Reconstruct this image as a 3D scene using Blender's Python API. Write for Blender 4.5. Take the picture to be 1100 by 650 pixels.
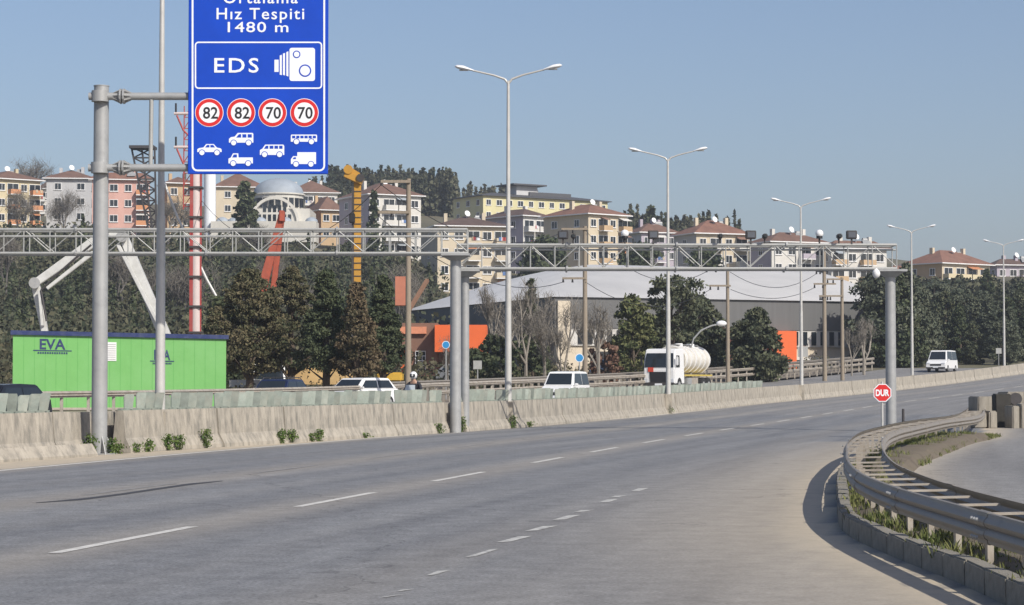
import bpy, bmesh, math, random
import numpy as np
from mathutils import Vector, Matrix
random.seed(7); rng = np.random.default_rng(7)
R = math.radians; PI = math.pi
scene = bpy.context.scene
for o in list(bpy.data.objects): bpy.data.objects.remove(o)
COL = scene.collection
# ------------------------------------------------------------------ camera, sky, sun, exposure
F = 2400.0; CX = 550.0; CY = 325.0; HC = 1.6; YH = 410.0
TILT = math.atan((YH-CY)/F)
cd = bpy.data.cameras.new('camera'); cam = bpy.data.objects.new('camera', cd); COL.objects.link(cam)
cd.sensor_width = 36; cd.lens = 36*F/1100; cd.clip_start = 0.5; cd.clip_end = 8000
cam.location = (0, 0, HC); cam.rotation_euler = (PI/2+TILT, 0, 0); scene.camera = cam
SUN = Vector((0.80, -1.0, 1.0)).normalized()
w = bpy.data.worlds.new('World'); scene.world = w; w.use_nodes = True
nt = w.node_tree; nt.nodes.clear()
sky = nt.nodes.new('ShaderNodeTexSky'); sky.sky_type = 'NISHITA'; sky.sun_disc = False
sky.sun_elevation = math.asin(SUN.z); sky.sun_rotation = math.atan2(SUN.x, SUN.y)
sky.air_density = 1.0; sky.dust_density = 1.7; sky.ozone_density = 4.2; sky.altitude = 50
bg = nt.nodes.new('ShaderNodeBackground'); bg.inputs[1].default_value = 0.112
wo = nt.nodes.new('ShaderNodeOutputWorld'); tint = nt.nodes.new('ShaderNodeMix'); tint.data_type = 'RGBA'; tint.blend_type = 'MULTIPLY'; tint.inputs[0].default_value = 1; tint.inputs[7].default_value = (1.055, .98, .98, 1)
nt.links.new(sky.outputs[0], tint.inputs[6]); nt.links.new(tint.outputs[2], bg.inputs[0]); nt.links.new(bg.outputs[0], wo.inputs[0])
sl = bpy.data.lights.new('sun', 'SUN'); sl.energy = 4.6; sl.angle = R(0.53); sl.color = (1.0, 0.945, 0.86)
so = bpy.data.objects.new('sun', sl); COL.objects.link(so); so.rotation_euler = SUN.to_track_quat('Z', 'Y').to_euler(); so.location = (30, -40, 60)
scene.view_settings.view_transform = 'Standard'; scene.view_settings.look = 'None'
scene.view_settings.gamma = 1.0; scene.view_settings.use_curve_mapping = False
scene.view_settings.exposure = 0.07
HAZE = 0.00028

# ------------------------------------------------------------------ helpers
def P(px, py, Y):
    """world point that lies at depth Y on the line of sight of a photograph pixel"""
    u = (px-CX)/F; v = (CY-py)/F
    dy = math.cos(TILT)-math.sin(TILT)*v; dz = math.sin(TILT)+math.cos(TILT)*v
    return Vector((u*Y/dy, Y, HC+dz*Y/dy))
def PX(px, Y): return P(px, YH, Y).x
def PZ(py, Y): return P(CX, py, Y).z
def interp(x, xs, ys):
    return float(np.interp(x, xs, ys))
class Curve:
    def __init__(s, pts, s0, s1):
        s.x = [p[0] for p in pts]; s.y = [p[1] for p in pts]; s.s0 = s0; s.s1 = s1
        n = len(s.x); s.m = []
        for i in range(n):
            if i == 0: s.m.append(s0)
            elif i == n-1: s.m.append(s1)
            else: s.m.append((s.y[i+1]-s.y[i-1])/(s.x[i+1]-s.x[i-1]))
    def __call__(s, t):
        x, y, m = s.x, s.y, s.m
        if t <= x[0]: return y[0]+(t-x[0])*s.s0
        if t >= x[-1]: return y[-1]+(t-x[-1])*s.s1
        i = max(k for k in range(len(x)) if x[k] <= t); i = min(i, len(x)-2)
        h = x[i+1]-x[i]; u = (t-x[i])/h
        return (2*u**3-3*u*u+1)*y[i]+(u**3-2*u*u+u)*h*m[i]+(-2*u**3+3*u*u)*y[i+1]+(u**3-u*u)*h*m[i+1]
A = Curve([(21.5, -4.15), (33, -1.85), (45, .6), (57, 3.12), (72.5, 6.6), (91, 11.1), (110, 16.1), (133, 23.1), (176, 40.2), (215, 57.0)], .195, .45)  # lane line
BO = Curve([(40, 11.7), (47, 11.0), (56, 9.85), (67, 8.6), (77, 7.85), (95, 7.75), (110, 7.6), (135, 7.45), (176, 7.2)], -.1, 0.0)
def M(Y): return A(Y)-BO(Y)                                     # median barrier
def FR(Y): return M(Y)-17.0                                     # far guard rail
def slope(c, Y): return (c(Y+.5)-c(Y-.5))
def G(Y):
    if Y < 80: return 0.0
    if Y < 230: return 1.36e-4*(Y-80)**2
    return 3.06+(Y-230)*.0408
TY = [150, 200, 260, 300, 350, 400, 450, 500, 600, 700, 900, 3000]
TL = [.7, 2, 4, 9, 17, 26, 33, 38, 50, 56, 50, 0]
TM = [.7, 2, 3.5, 6, 11, 18, 25, 32, 46, 56, 50, 0]
TR = [.7, 2, 4, 8, 14, 19, 23, 27, 32, 34, 30, 0]
def T(X, Y):
    if Y < 150: return G(Y)
    px = CX+X/Y*F
    a, b, c = interp(Y, TY, TL), interp(Y, TY, TM), interp(Y, TY, TR)
    z = interp(px, [100, 600, 1050], [a, b, c])
    k = min(max((FR(Y)-4-X)/12, 0), 1)
    if Y > 330: k = 1
    elif Y > 260: k = max(k, (Y-260)/70)
    return G(Y)*(1-k)+z*k

MATS = {}
def nodes(name):
    m = bpy.data.materials.new(name); m.use_nodes = True
    return m, m.node_tree, m.node_tree.nodes['Principled BSDF']
def mat(name, col, rough=.6, metal=0., var=.12, scale=3., bump=0., bscale=30., spec=None, dirt=None, dscale=1.2, stretch=None, damt=.6, dlo=.45, dhi=.75, island=0.):
    if name in MATS: return MATS[name]
    m, t, b = nodes(name); N = t.nodes; L = t.links
    b.inputs['Roughness'].default_value = rough; b.inputs['Metallic'].default_value = metal
    if spec is not None: b.inputs['Specular IOR Level'].default_value = spec
    tc = N.new('ShaderNodeTexCoord'); mp = N.new('ShaderNodeMapping'); L.new(tc.outputs['Object'], mp.inputs[0])
    if stretch: mp.inputs['Scale'].default_value = stretch
    ns = N.new('ShaderNodeTexNoise'); ns.inputs['Scale'].default_value = scale; ns.inputs['Detail'].default_value = 6; ns.inputs['Roughness'].default_value = .65
    L.new(mp.outputs[0], ns.inputs['Vector'])
    cr = N.new('ShaderNodeValToRGB'); cr.color_ramp.elements[0].position = .3; cr.color_ramp.elements[1].position = .72
    c = col
    cr.color_ramp.elements[0].color = (*[max(x*(1-var*1.4), 0) for x in c], 1); cr.color_ramp.elements[1].color = (*[min(x*(1+var), 1) for x in c], 1)
    L.new(ns.outputs['Fac'], cr.inputs[0]); out = cr.outputs[0]
    if dirt:
        n2 = N.new('ShaderNodeTexNoise'); n2.inputs['Scale'].default_value = dscale; n2.inputs['Detail'].default_value = 8; n2.inputs['Roughness'].default_value = .7
        L.new(mp.outputs[0], n2.inputs['Vector'])
        r2 = N.new('ShaderNodeValToRGB'); r2.color_ramp.elements[0].position = dlo; r2.color_ramp.elements[1].position = dhi
        r2.color_ramp.elements[0].color = (0, 0, 0, 1); r2.color_ramp.elements[1].color = (damt, damt, damt, 1); L.new(n2.outputs['Fac'], r2.inputs[0])
        mx = N.new('ShaderNodeMix'); mx.data_type = 'RGBA'; L.new(r2.outputs[0], mx.inputs[0]); L.new(out, mx.inputs[6]); mx.inputs[7].default_value = (*dirt, 1); out = mx.outputs[2]
    if island:
        gi = N.new('ShaderNodeNewGeometry'); hv = N.new('ShaderNodeHueSaturation'); mr = N.new('ShaderNodeMapRange'); mr.inputs[3].default_value = 1-island; mr.inputs[4].default_value = 1+island*.6
        L.new(gi.outputs['Random Per Island'], mr.inputs[0]); L.new(mr.outputs[0], hv.inputs['Value']); L.new(out, hv.inputs['Color']); out = hv.outputs[0]
    L.new(out, b.inputs['Base Color'])
    if bump:
        nb = N.new('ShaderNodeTexNoise'); nb.inputs['Scale'].default_value = bscale; nb.inputs['Detail'].default_value = 4; L.new(tc.outputs['Object'], nb.inputs['Vector'])
        bp = N.new('ShaderNodeBump'); bp.inputs['Strength'].default_value = bump; bp.inputs['Distance'].default_value = .02
        L.new(nb.outputs['Fac'], bp.inputs['Height']); L.new(bp.outputs[0], b.inputs['Normal'])
    MATS[name] = m; return m
class MB:
    def __init__(s): s.v = []; s.f = []; s.m = []; s.cur = 0
    def add(s, vs, fs):
        n = len(s.v); s.v += [tuple(v) for v in vs]; s.f += [tuple(i+n for i in f) for f in fs]; s.m += [s.cur]*len(fs); return s
    def box(s, c, d, rz=0., M4=None):
        x, y, z = d[0]/2, d[1]/2, d[2]/2
        vs = [Vector((a*x, b*y, e*z)) for a in (-1, 1) for b in (-1, 1) for e in (-1, 1)]
        if rz: r = Matrix.Rotation(rz, 3, 'Z'); vs = [r@v for v in vs]
        if M4 is not None: vs = [M4@v for v in vs]
        vs = [v+Vector(c) for v in vs]
        return s.add(vs, [(0, 1, 3, 2), (4, 6, 7, 5), (0, 4, 5, 1), (2, 3, 7, 6), (0, 2, 6, 4), (1, 5, 7, 3)])
    def bar(s, p, q, wd, ht, up=(0, 0, 1)):
        p = Vector(p); q = Vector(q); d = (q-p).normalized(); u = Vector(up)
        if abs(d.dot(u)) > .98: u = Vector((0, 1, 0))
        sd = d.cross(u).normalized(); u = sd.cross(d).normalized(); vs = []
        for c in (p, q):
            for a, b in ((-1, -1), (1, -1), (1, 1), (-1, 1)): vs.append(c+sd*a*wd/2+u*b*ht/2)
        return s.add(vs, [(0, 1, 2, 3), (7, 6, 5, 4), (0, 4, 5, 1), (1, 5, 6, 2), (2, 6, 7, 3), (3, 7, 4, 0)])
    def tube(s, p, q, r0, r1=None, n=10, caps=True):
        r1 = r0 if r1 is None else r1; p = Vector(p); q = Vector(q); d = (q-p)
        if d.length < 1e-6: return s
        d.normalize(); u = Vector((0, 0, 1)) if abs(d.z) < .95 else Vector((1, 0, 0))
        a = d.cross(u).normalized(); b = d.cross(a); vs = []
        for c, r in ((p, r0), (q, r1)):
            for i in range(n): t = 2*PI*i/n; vs.append(c+a*math.cos(t)*r+b*math.sin(t)*r)
        fs = [(i, (i+1) % n, n+(i+1) % n, n+i) for i in range(n)]
        if caps: fs += [tuple(range(n-1, -1, -1)), tuple(range(n, 2*n))]
        return s.add(vs, fs)
    def path(s, pts, r, n=8):
        for i in range(len(pts)-1): s.tube(pts[i], pts[i+1], r if not isinstance(r, (list, tuple)) else r[i], r if not isinstance(r, (list, tuple)) else r[i+1], n)
        return s
    def prism(s, pts, ext):
        n = len(pts); e = Vector(ext); vs = [Vector(p) for p in pts]+[Vector(p)+e for p in pts]
        return s.add(vs, [tuple(range(n)), tuple(range(2*n-1, n-1, -1))]+[(i, n+i, n+(i+1) % n, (i+1) % n) for i in range(n)])
    def quad(s, a, b, c, d): return s.add([a, b, c, d], [(0, 1, 2, 3)])
    def ball(s, c, r, sc=(1, 1, 1), n=12, k=8):
        vs = []; c = Vector(c)
        for j in range(k+1):
            ph = PI*j/k
            for i in range(n): t = 2*PI*i/n; vs.append(c+Vector((r*sc[0]*math.sin(ph)*math.cos(t), r*sc[1]*math.sin(ph)*math.sin(t), r*sc[2]*math.cos(ph))))
        return s.add(vs, [(j*n+i, j*n+(i+1) % n, (j+1)*n+(i+1) % n, (j+1)*n+i) for j in range(k) for i in range(n)])
    def sweep(s, pts, prof, closed=False, flip=False, zf=None):
        """prof: list of (side, up) run along pts"""
        pts = [Vector(p) for p in pts]; k = len(prof); vs = []
        for i, p in enumerate(pts):
            a = pts[max(i-1, 0)]; b = pts[min(i+1, len(pts)-1)]; d = (b-a); d.z = 0; d.normalize(); sd = Vector((d.y, -d.x, 0))
            for u, h in prof: vs.append(p+sd*u+Vector((0, 0, h)))
        fs = []
        kk = k if closed else k-1
        for i in range(len(pts)-1):
            for j in range(kk): fs.append((i*k+j, i*k+(j+1) % k, (i+1)*k+(j+1) % k, (i+1)*k+j))
        if closed: fs += [tuple(range(k-1, -1, -1)), tuple(range((len(pts)-1)*k, len(pts)*k))]
        return s.add(vs, fs)
    def build(s, name, mats, parent=None, local=False, smooth=False, bevel=0., seg=2, fixn=True):
        me = bpy.data.meshes.new(name)
        if not isinstance(mats, (list, tuple)): mats = [mats]
        off = Vector((0, 0, 0))
        if parent is not None and not local:
            q = parent
            while q is not None: off += Vector(q.location); q = q.parent
        me.from_pydata([(v[0]-off.x, v[1]-off.y, v[2]-off.z) for v in s.v], [], s.f)
        for m in mats: me.materials.append(m)
        me.polygons.foreach_set('material_index', s.m)
        bm = bmesh.new(); bm.from_mesh(me)
        if fixn: bmesh.ops.recalc_face_normals(bm, faces=bm.faces)
        if bevel: bmesh.ops.bevel(bm, geom=list(bm.edges), offset=bevel, segments=seg, affect='EDGES', clamp_overlap=True)
        bm.to_mesh(me); bm.free()
        if smooth: me.shade_smooth(); 
        if smooth:
            try: me.set_sharp_from_angle(angle=R(40))
            except Exception: pass
        me.update()
        o = bpy.data.objects.new(name, me); COL.objects.link(o); o.parent = parent
        return o
def tag(o, label, cat, group=None, kind=None):
    if label: o['label'] = label
    if cat: o['category'] = cat
    if group: o['group'] = group
    if kind: o['kind'] = kind
    return o
def thing(name, label, cat, loc, rz=0., group=None):
    o = bpy.data.objects.new(name, None); COL.objects.link(o); o.empty_display_size = .3
    o.location = loc; o.rotation_euler = (0, 0, rz); return tag(o, label, cat, group)
def struct(o): o['kind'] = 'structure'; return o
def copy_tree(o, loc=None, rz=None, label=None, sc=None):
    kids = {}
    for x in bpy.data.objects:
        if x.parent: kids.setdefault(x.parent.name, []).append(x)
    def rec(q, par):
        c = q.copy(); COL.objects.link(c); c.parent = par
        for ch in kids.get(q.name, []): rec(ch, c)
        return c
    c = rec(o, None)
    if loc is not None: c.location = loc
    if rz is not None: c.rotation_euler = (0, 0, rz)
    if label: c['label'] = label
    if sc: c.scale = (sc, sc, sc) if not isinstance(sc, (tuple, list)) else sc
    return c
def rawmesh(name, V, Fq, m, parent=None):
    """V (n,3) array, Fq (k,4) or (k,3) int array"""
    me = bpy.data.meshes.new(name); k, c = Fq.shape
    me.vertices.add(len(V)); me.vertices.foreach_set('co', V.astype(np.float32).ravel())
    me.loops.add(k*c); me.loops.foreach_set('vertex_index', Fq.astype(np.int32).ravel())
    me.polygons.add(k); me.polygons.foreach_set('loop_start', np.arange(0, k*c, c, dtype=np.int32))
    me.update(calc_edges=True); me.materials.append(m)
    o = bpy.data.objects.new(name, me); COL.objects.link(o); o.parent = parent; return o
def leaves(C, S, elong=1.6, droop=0.):
    """random small quads at centres C with sizes S"""
    n = len(C); a = rng.normal(size=(n, 3)); a[:, 2] -= droop; a /= np.linalg.norm(a, axis=1)[:, None]
    b = rng.normal(size=(n, 3)); b -= (a*b).sum(1)[:, None]*a; b /= np.linalg.norm(b, axis=1)[:, None]
    S = S[:, None]; a = a*S*elong/2; b = b*S/2
    V = np.stack([C-a, C-b*.9+a*.1, C+a, C+b*.9-a*.1], 1).reshape(-1, 3)
    return V, np.arange(4*n).reshape(n, 4)

# text
def text_mesh(body, size, name='lettering', extrude=.004, bold=0., align='CENTER', spacing=1.):
    cu = bpy.data.curves.new('t', 'FONT'); cu.body = body; cu.size = size; cu.extrude = extrude; cu.offset = bold
    cu.align_x = align; cu.align_y = 'BOTTOM_BASELINE'; cu.space_character = spacing; cu.resolution_u = 3
    ob = bpy.data.objects.new('t', cu); COL.objects.link(ob); dg = bpy.context.evaluated_depsgraph_get()
    me = bpy.data.meshes.new_from_object(ob.evaluated_get(dg)); bpy.data.objects.remove(ob); bpy.data.curves.remove(cu); return me
def add_text(mb, body, size, x, z, y, **k):
    """stands in the XZ plane, faces -Y"""
    wdt = k.pop('width', None); hgt = k.pop('height', None)
    me = text_mesh(body, size, **k); vs = [v.co.copy() for v in me.vertices]
    xs = [v.x for v in vs]; sx = (wdt/(max(xs)-min(xs))) if wdt else 1.; cxm = (max(xs)+min(xs))/2
    ys = [v.y for v in vs]; sz = (hgt/max(ys)) if hgt else 1.
    mb.add([(x+(v.x-(cxm if wdt else 0))*sx, y-v.z, z+v.y*sz) for v in vs], [tuple(p.vertices) for p in me.polygons]); bpy.data.meshes.remove(me)

# ------------------------------------------------------------------ materials
galv = mat('galvanised_steel', (.36, .365, .36), .5, .2, .14, 4, dirt=(.28, .27, .25), dscale=2)
galv_pale = mat('pale_galvanised_steel', (.37, .375, .36), .5, .15, .1, 4, dirt=(.36, .34, .3), dscale=2)
polepaint = mat('pale_pole_paint', (.50, .49, .46), .5, .15, .08, 3)
conc = mat('barrier_concrete', (.40, .36, .295), .9, 0, .12, 1.3, .35, 40, dirt=(.13, .125, .11), dscale=1.9, stretch=(1.9, 1.9, .6), damt=.85, dlo=.44, dhi=.68)
conc2 = mat('old_block_concrete', (.33, .30, .25), .9, 0, .28, 1.5, .4, 30, dirt=(.13, .12, .09), dscale=1.6, stretch=(2, 2, .5), damt=.8)
kerbm = mat('kerb_concrete', (.27, .25, .21), .92, 0, .25, 5, .5, 40, dirt=(.12, .11, .09), dscale=4)
railm = mat('weathered_rail_steel', (.27, .245, .21), .55, .15, .18, 3, dirt=(.16, .12, .09), dscale=3)
postm = mat('rail_post_steel', (.42, .38, .32), .6, .2, .15, 3, dirt=(.25, .18, .12), dscale=4)
greenpl = mat('faded_green_plastic', (.24, .275, .235), .6, 0, .25, 2.5, dirt=(.30, .28, .23), dscale=1.4, damt=.8, island=.3)
linew = mat('road_paint', (.62, .60, .55), .8, 0, .15, 8, dirt=(.30, .29, .27), dscale=5, damt=.9)
linef = mat('worn_road_paint', (.27, .26, .245), .85, 0, .1, 8, dirt=(.15, .15, .15), dscale=3, damt=.9)
signblue = mat('sign_blue', (.002, .055, .47), .35, 0, .10, .9)
white = mat('sign_white', (.80, .82, .84), .4, 0, .03, 2)
red = mat('sign_red', (.62, .02, .02), .4, 0, .05, 2)
blackm = mat('matte_black', (.015, .015, .017), .5, 0, .1, 4)
glass = mat('dark_glass', (.018, .024, .03), .08, 0, .1, 2, spec=.6)
rubber = mat('tyre_rubber', (.02, .02, .02), .8, 0, .1, 8)
whitepaint = mat('white_paint', (.78, .78, .77), .3, 0, .04, 2, dirt=(.5, .48, .44), dscale=2, damt=.3)
cream_tank = mat('tank_paint', (.66, .63, .56), .4, 0, .08, 2, dirt=(.38, .32, .22), dscale=1.6)
soil = mat('dry_soil', (.15, .12, .085), .95, 0, .25, 1.5, .4, 12, dirt=(.07, .075, .04), dscale=1.5)
woodpole = mat('utility_pole_concrete', (.27, .225, .17), .9, 0, .15, 3, stretch=(3, 3, .4))
iron = mat('dark_iron', (.06, .055, .055), .6, .2, .1, 4)
bark = mat('bark', (.10, .075, .055), .95, 0, .3, 6, stretch=(3, 3, .5))
palebark = mat('pale_bark', (.25, .225, .19), .95, 0, .25, 5, stretch=(3, 3, .5))
def leafmat(name, c, c2, scale=.9, rough=.75):
    if name in MATS: return MATS[name]
    m, t, b = nodes(name); N = t.nodes; L = t.links
    tc = N.new('ShaderNodeTexCoord'); ns = N.new('ShaderNodeTexNoise'); ns.inputs['Scale'].default_value = scale; ns.inputs['Detail'].default_value = 3
    L.new(tc.outputs['Object'], ns.inputs['Vector']); n2 = N.new('ShaderNodeTexWhiteNoise'); n2.noise_dimensions = '1D'
    gi = N.new('ShaderNodeNewGeometry'); L.new(gi.outputs['Random Per Island'], n2.inputs['W'])
    ad = N.new('ShaderNodeMath'); ad.operation = 'MULTIPLY_ADD'; L.new(n2.outputs['Value'], ad.inputs[0]); ad.inputs[1].default_value = .35; L.new(ns.outputs['Fac'], ad.inputs[2])
    cr = N.new('ShaderNodeValToRGB'); cr.color_ramp.elements[0].position = .42; cr.color_ramp.elements[1].position = .9
    cr.color_ramp.elements[0].color = (*c, 1); cr.color_ramp.elements[1].color = (*c2, 1); L.new(ad.outputs[0], cr.inputs[0]); L.new(cr.outputs[0], b.inputs['Base Color'])
    b.inputs['Roughness'].default_value = rough; b.inputs['Specular IOR Level'].default_value = .15
    MATS[name] = m; return m
L_cedar = leafmat('brown_green_needles', (.045, .058, .028), (.155, .13, .075), .6)
L_redc = leafmat('reddish_needles', (.055, .055, .03), (.175, .13, .08), .6)
L_dark = leafmat('dark_green_needles', (.035, .05, .028), (.10, .115, .06))
L_pine = leafmat('pine_needles', (.04, .055, .035), (.125, .13, .075))
L_woods = leafmat('grey_green_wood_leaves', (.05, .065, .045), (.14, .15, .10), .25)
L_olive = leafmat('yellow_green_needles', (.055, .075, .03), (.16, .16, .07))
L_red = leafmat('reddish_foliage', (.10, .06, .04), (.22, .13, .095))
L_grass = leafmat('grass_blades', (.06, .085, .025), (.20, .20, .08), 2.)
L_weed = leafmat('weed_leaves', (.045, .09, .02), (.13, .17, .05), 5.)
L_hill = leafmat('hillside_shrubs', (.035, .045, .025), (.13, .115, .07), .06)
L_hill2 = leafmat('far_wood_leaves', (.03, .042, .025), (.12, .115, .07), .06)
twig = leafmat('bare_twigs', (.12, .108, .09), (.21, .19, .16), .5)

# ------------------------------------------------------------------ ground and roads
def asphalt():
    m, t, b = nodes('asphalt'); N = t.nodes; L = t.links
    tc = N.new('ShaderNodeTexCoord'); at = N.new('ShaderNodeAttribute'); at.attribute_name = 'dust'
    a2 = N.new('ShaderNodeAttribute'); a2.attribute_name = 'uvw'
    n1 = N.new('ShaderNodeTexNoise'); n1.inputs['Scale'].default_value = .35; n1.inputs['Detail'].default_value = 7; n1.inputs['Roughness'].default_value = .6
    mp = N.new('ShaderNodeMapping'); mp.inputs['Scale'].default_value = (3.2, .16, 1); L.new(a2.outputs['Vector'], mp.inputs[0]); L.new(mp.outputs[0], n1.inputs['Vector'])
    n2 = N.new('ShaderNodeTexNoise'); n2.inputs['Scale'].default_value = 26; n2.inputs['Detail'].default_value = 5; n2.inputs['Roughness'].default_value = .8; L.new(tc.outputs['Object'], n2.inputs['Vector'])
    n3 = N.new('ShaderNodeTexNoise'); n3.inputs['Scale'].default_value = 2.6; n3.inputs['Detail'].default_value = 8; n3.inputs['Roughness'].default_value = .75; L.new(tc.outputs['Object'], n3.inputs['Vector'])
    cr = N.new('ShaderNodeValToRGB'); e = cr.color_ramp.elements; e[0].position = .34; e[1].position = .66; e[0].color = (.138, .141, .147, 1); e[1].color = (.205, .207, .208, 1); L.new(n1.outputs['Fac'], cr.inputs[0])
    mu = N.new('ShaderNodeMix'); mu.data_type = 'RGBA'; mu.blend_type = 'OVERLAY'; mu.inputs[0].default_value = .9; L.new(cr.outputs[0], mu.inputs[6])
    mr2 = N.new('ShaderNodeMapRange'); mr2.inputs[1].default_value = .33; mr2.inputs[2].default_value = .67; mr2.inputs[3].default_value = .22; mr2.inputs[4].default_value = .82; L.new(n2.outputs['Fac'], mr2.inputs[0]); L.new(mr2.outputs[0], mu.inputs[7])
    m3 = N.new('ShaderNodeMix'); m3.data_type = 'RGBA'; m3.blend_type = 'OVERLAY'; m3.inputs[0].default_value = .5; L.new(mu.outputs[2], m3.inputs[6])
    mr3 = N.new('ShaderNodeMapRange'); mr3.inputs[1].default_value = .34; mr3.inputs[2].default_value = .66; mr3.inputs[3].default_value = .28; mr3.inputs[4].default_value = .72; L.new(n3.outputs['Fac'], mr3.inputs[0]); L.new(mr3.outputs[0], m3.inputs[7])
    # dust amount broken up by noise
    ad = N.new('ShaderNodeMath'); ad.operation = 'ADD'; L.new(n3.outputs['Fac'], ad.inputs[0]); ad.inputs[1].default_value = .5
    mm = N.new('ShaderNodeMath'); mm.operation = 'MULTIPLY'; mm.use_clamp = True; L.new(at.outputs['Fac'], mm.inputs[0]); L.new(ad.outputs[0], mm.inputs[1])
    dm = N.new('ShaderNodeMix'); dm.data_type = 'RGBA'; L.new(mm.outputs[0], dm.inputs[0]); L.new(m3.outputs[2], dm.inputs[6]); dm.inputs[7].default_value = (.50, .425, .315, 1)
    # cracks
    vo = N.new('ShaderNodeTexVoronoi'); vo.feature = 'DISTANCE_TO_EDGE'; vo.inputs['Scale'].default_value = .11
    wn = N.new('ShaderNodeTexNoise'); wn.inputs['Scale'].default_value = 1.3; wn.inputs['Detail'].default_value = 5; L.new(tc.outputs['Object'], wn.inputs['Vector'])
    va = N.new('ShaderNodeVectorMath'); va.operation = 'MULTIPLY_ADD'; L.new(wn.outputs['Color'], va.inputs[0]); va.inputs[1].default_value = (1.6, 1.6, 0); L.new(tc.outputs['Object'], va.inputs[2]); L.new(va.outputs[0], vo.inputs['Vector'])
    c2 = N.new('ShaderNodeMath'); c2.operation = 'LESS_THAN'; c2.inputs[1].default_value = .0016; L.new(vo.outputs['Distance'], c2.inputs[0])
    c3 = N.new('ShaderNodeMath'); c3.operation = 'MULTIPLY'; L.new(c2.outputs[0], c3.inputs[0]); c3.inputs[1].default_value = .35
    cm = N.new('ShaderNodeMix'); cm.data_type = 'RGBA'; L.new(c3.outputs[0], cm.inputs[0]); L.new(dm.outputs[2], cm.inputs[6]); cm.inputs[7].default_value = (.03, .03, .032, 1)
    L.new(cm.outputs[2], b.inputs['Base Color']); b.inputs['Roughness'].default_value = .8; b.inputs['Specular IOR Level'].default_value = .35
    bp = N.new('ShaderNodeBump'); bp.inputs['Strength'].default_value = .35; bp.inputs['Distance'].default_value = .012; L.new(n2.outputs['Fac'], bp.inputs['Height']); L.new(bp.outputs[0], b.inputs['Normal'])
    return m
ASPH = asphalt()
KERB = [(13.0, 3.50), (16, 3.52), (17.7, 3.55), (19.4, 3.50), (21.1, 3.47), (22.7, 3.46), (24.5, 3.58), (26.9, 3.90), (30, 4.35), (33.5, 4.85), (37, 5.42), (41, 6.2), (45, 7.0), (50, 8.2)]
FRAIL = [(11, 3.62), (15.4, 3.62), (18.2, 3.60), (20.5, 3.60), (22.3, 3.66), (24.2, 3.78), (26.5, 4.02), (28.9, 4.33), (32.3, 4.83), (35.8, 5.36), (41.7, 6.4), (45.6, 7.2), (49.5, 8.15), (54, 9.3), (58.5, 10.6), (66, 13.0), (78, 15.8), (90, 18.6), (104, 23.2)]
BRAIL = [(11, 4.2), (17.6, 4.16), (19.4, 4.17), (20.9, 4.2), (23, 4.3), (26.7, 4.6), (31.2, 5.2), (36.6, 6.05), (42, 7.05), (46, 7.95), (49, 8.75), (53, 9.85), (58, 11.25), (65, 13.5), (77.6, 16.4), (89.6, 19.2), (103.6, 23.8)]
cK = Curve(KERB, 0, .25); cF = Curve(FRAIL, 0, .27); cB = Curve(BRAIL, 0, .27)
def edge_off(Y): return interp(Y, [50, 63, 80, 100], [8.8, 8.45, 7.75, 7.3])
def OZ(Y): return .10*min(max((150-Y)/50, 0), 1)
def build_sheet(name, vs_, ufun, us, m, dustf=None, dzf=lambda Y: 0.):
    V = []; D = []; UV = []
    for Y in vs_:
        for u in us:
            X = ufun(u, Y); V.append((X, Y, G(Y)+dzf(Y))); UV.append((u, Y, 0.)); D.append(dustf(X, Y) if dustf else 0.)
    n = len(us); k = len(vs_)
    Fq = np.array([(j*n+i, j*n+i+1, (j+1)*n+i+1, (j+1)*n+i) for j in range(k-1) for i in range(n-1)])
    o = rawmesh(name, np.array(V), Fq, m)
    a = o.data.attributes.new('dust', 'FLOAT', 'POINT'); a.data.foreach_set('value', np.array(D, dtype=np.float32))
    a = o.data.attributes.new('uvw', 'FLOAT_VECTOR', 'POINT'); a.data.foreach_set('vector', np.array(UV, dtype=np.float32).ravel())
    o['kind'] = 'structure'; return o
def gs(x, s): return math.exp(-(x/s)**2)
def dust_main(X, Y):
    u = X-A(Y); e = -edge_off(Y); d = 0.
    # sandy shoulder between the edge line and the barrier
    d = max(d, min(max((e-.05-u)/.25, 0), 1)*.85)
    # pale streaks between the wheel tracks, on the lane lines
    for c, s, a in ((0, .6, .24), (-3.9, .7, .24), (-1.95, .35, .04), (-5.9, .3, .04), (3.75, .6, .12), (1.9, .35, .03), (e, .5, .25)): d = max(d, a*gs(u-c, s))
    if Y < 60:
        k = cK(Y); q = k-X
        if q > 0: d = max(d, 1.0*gs(q, 1.0), .60*gs(q, 2.3), (.12 if u > 3.9 else 0.)*min(max((u-3.9)/1.2, 0), 1))
    r = X-cB(Y) if Y < 104 else 5
    if 0 < r < 9: d = max(d, .8*gs(r, .9)+.1)
    if r > 0: d = max(d, .10)
    return min(d, 1)
ys = [4+.4*i for i in range(150)]+[64+1.*i for i in range(56)]+[120+2.*i for i in range(55)]
us = [round(-12+.25*i, 3) for i in range(100)]+[13+1.*i for i in range(30)]
def fmain(u, Y):
    lo = M(Y)+.32-A(Y)
    return A(Y)+(lo+(u+12)*(13-lo)/25 if u < 13 else u)
build_sheet('road', ys, fmain, us, ASPH, dust_main)
def fopp(u, Y): return M(Y)-.32-u*(16.3)/17.
build_sheet('opposite_road', ys[60:], fopp, [float(i) for i in range(18)], ASPH, lambda X, Y: .12, dzf=OZ)
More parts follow.
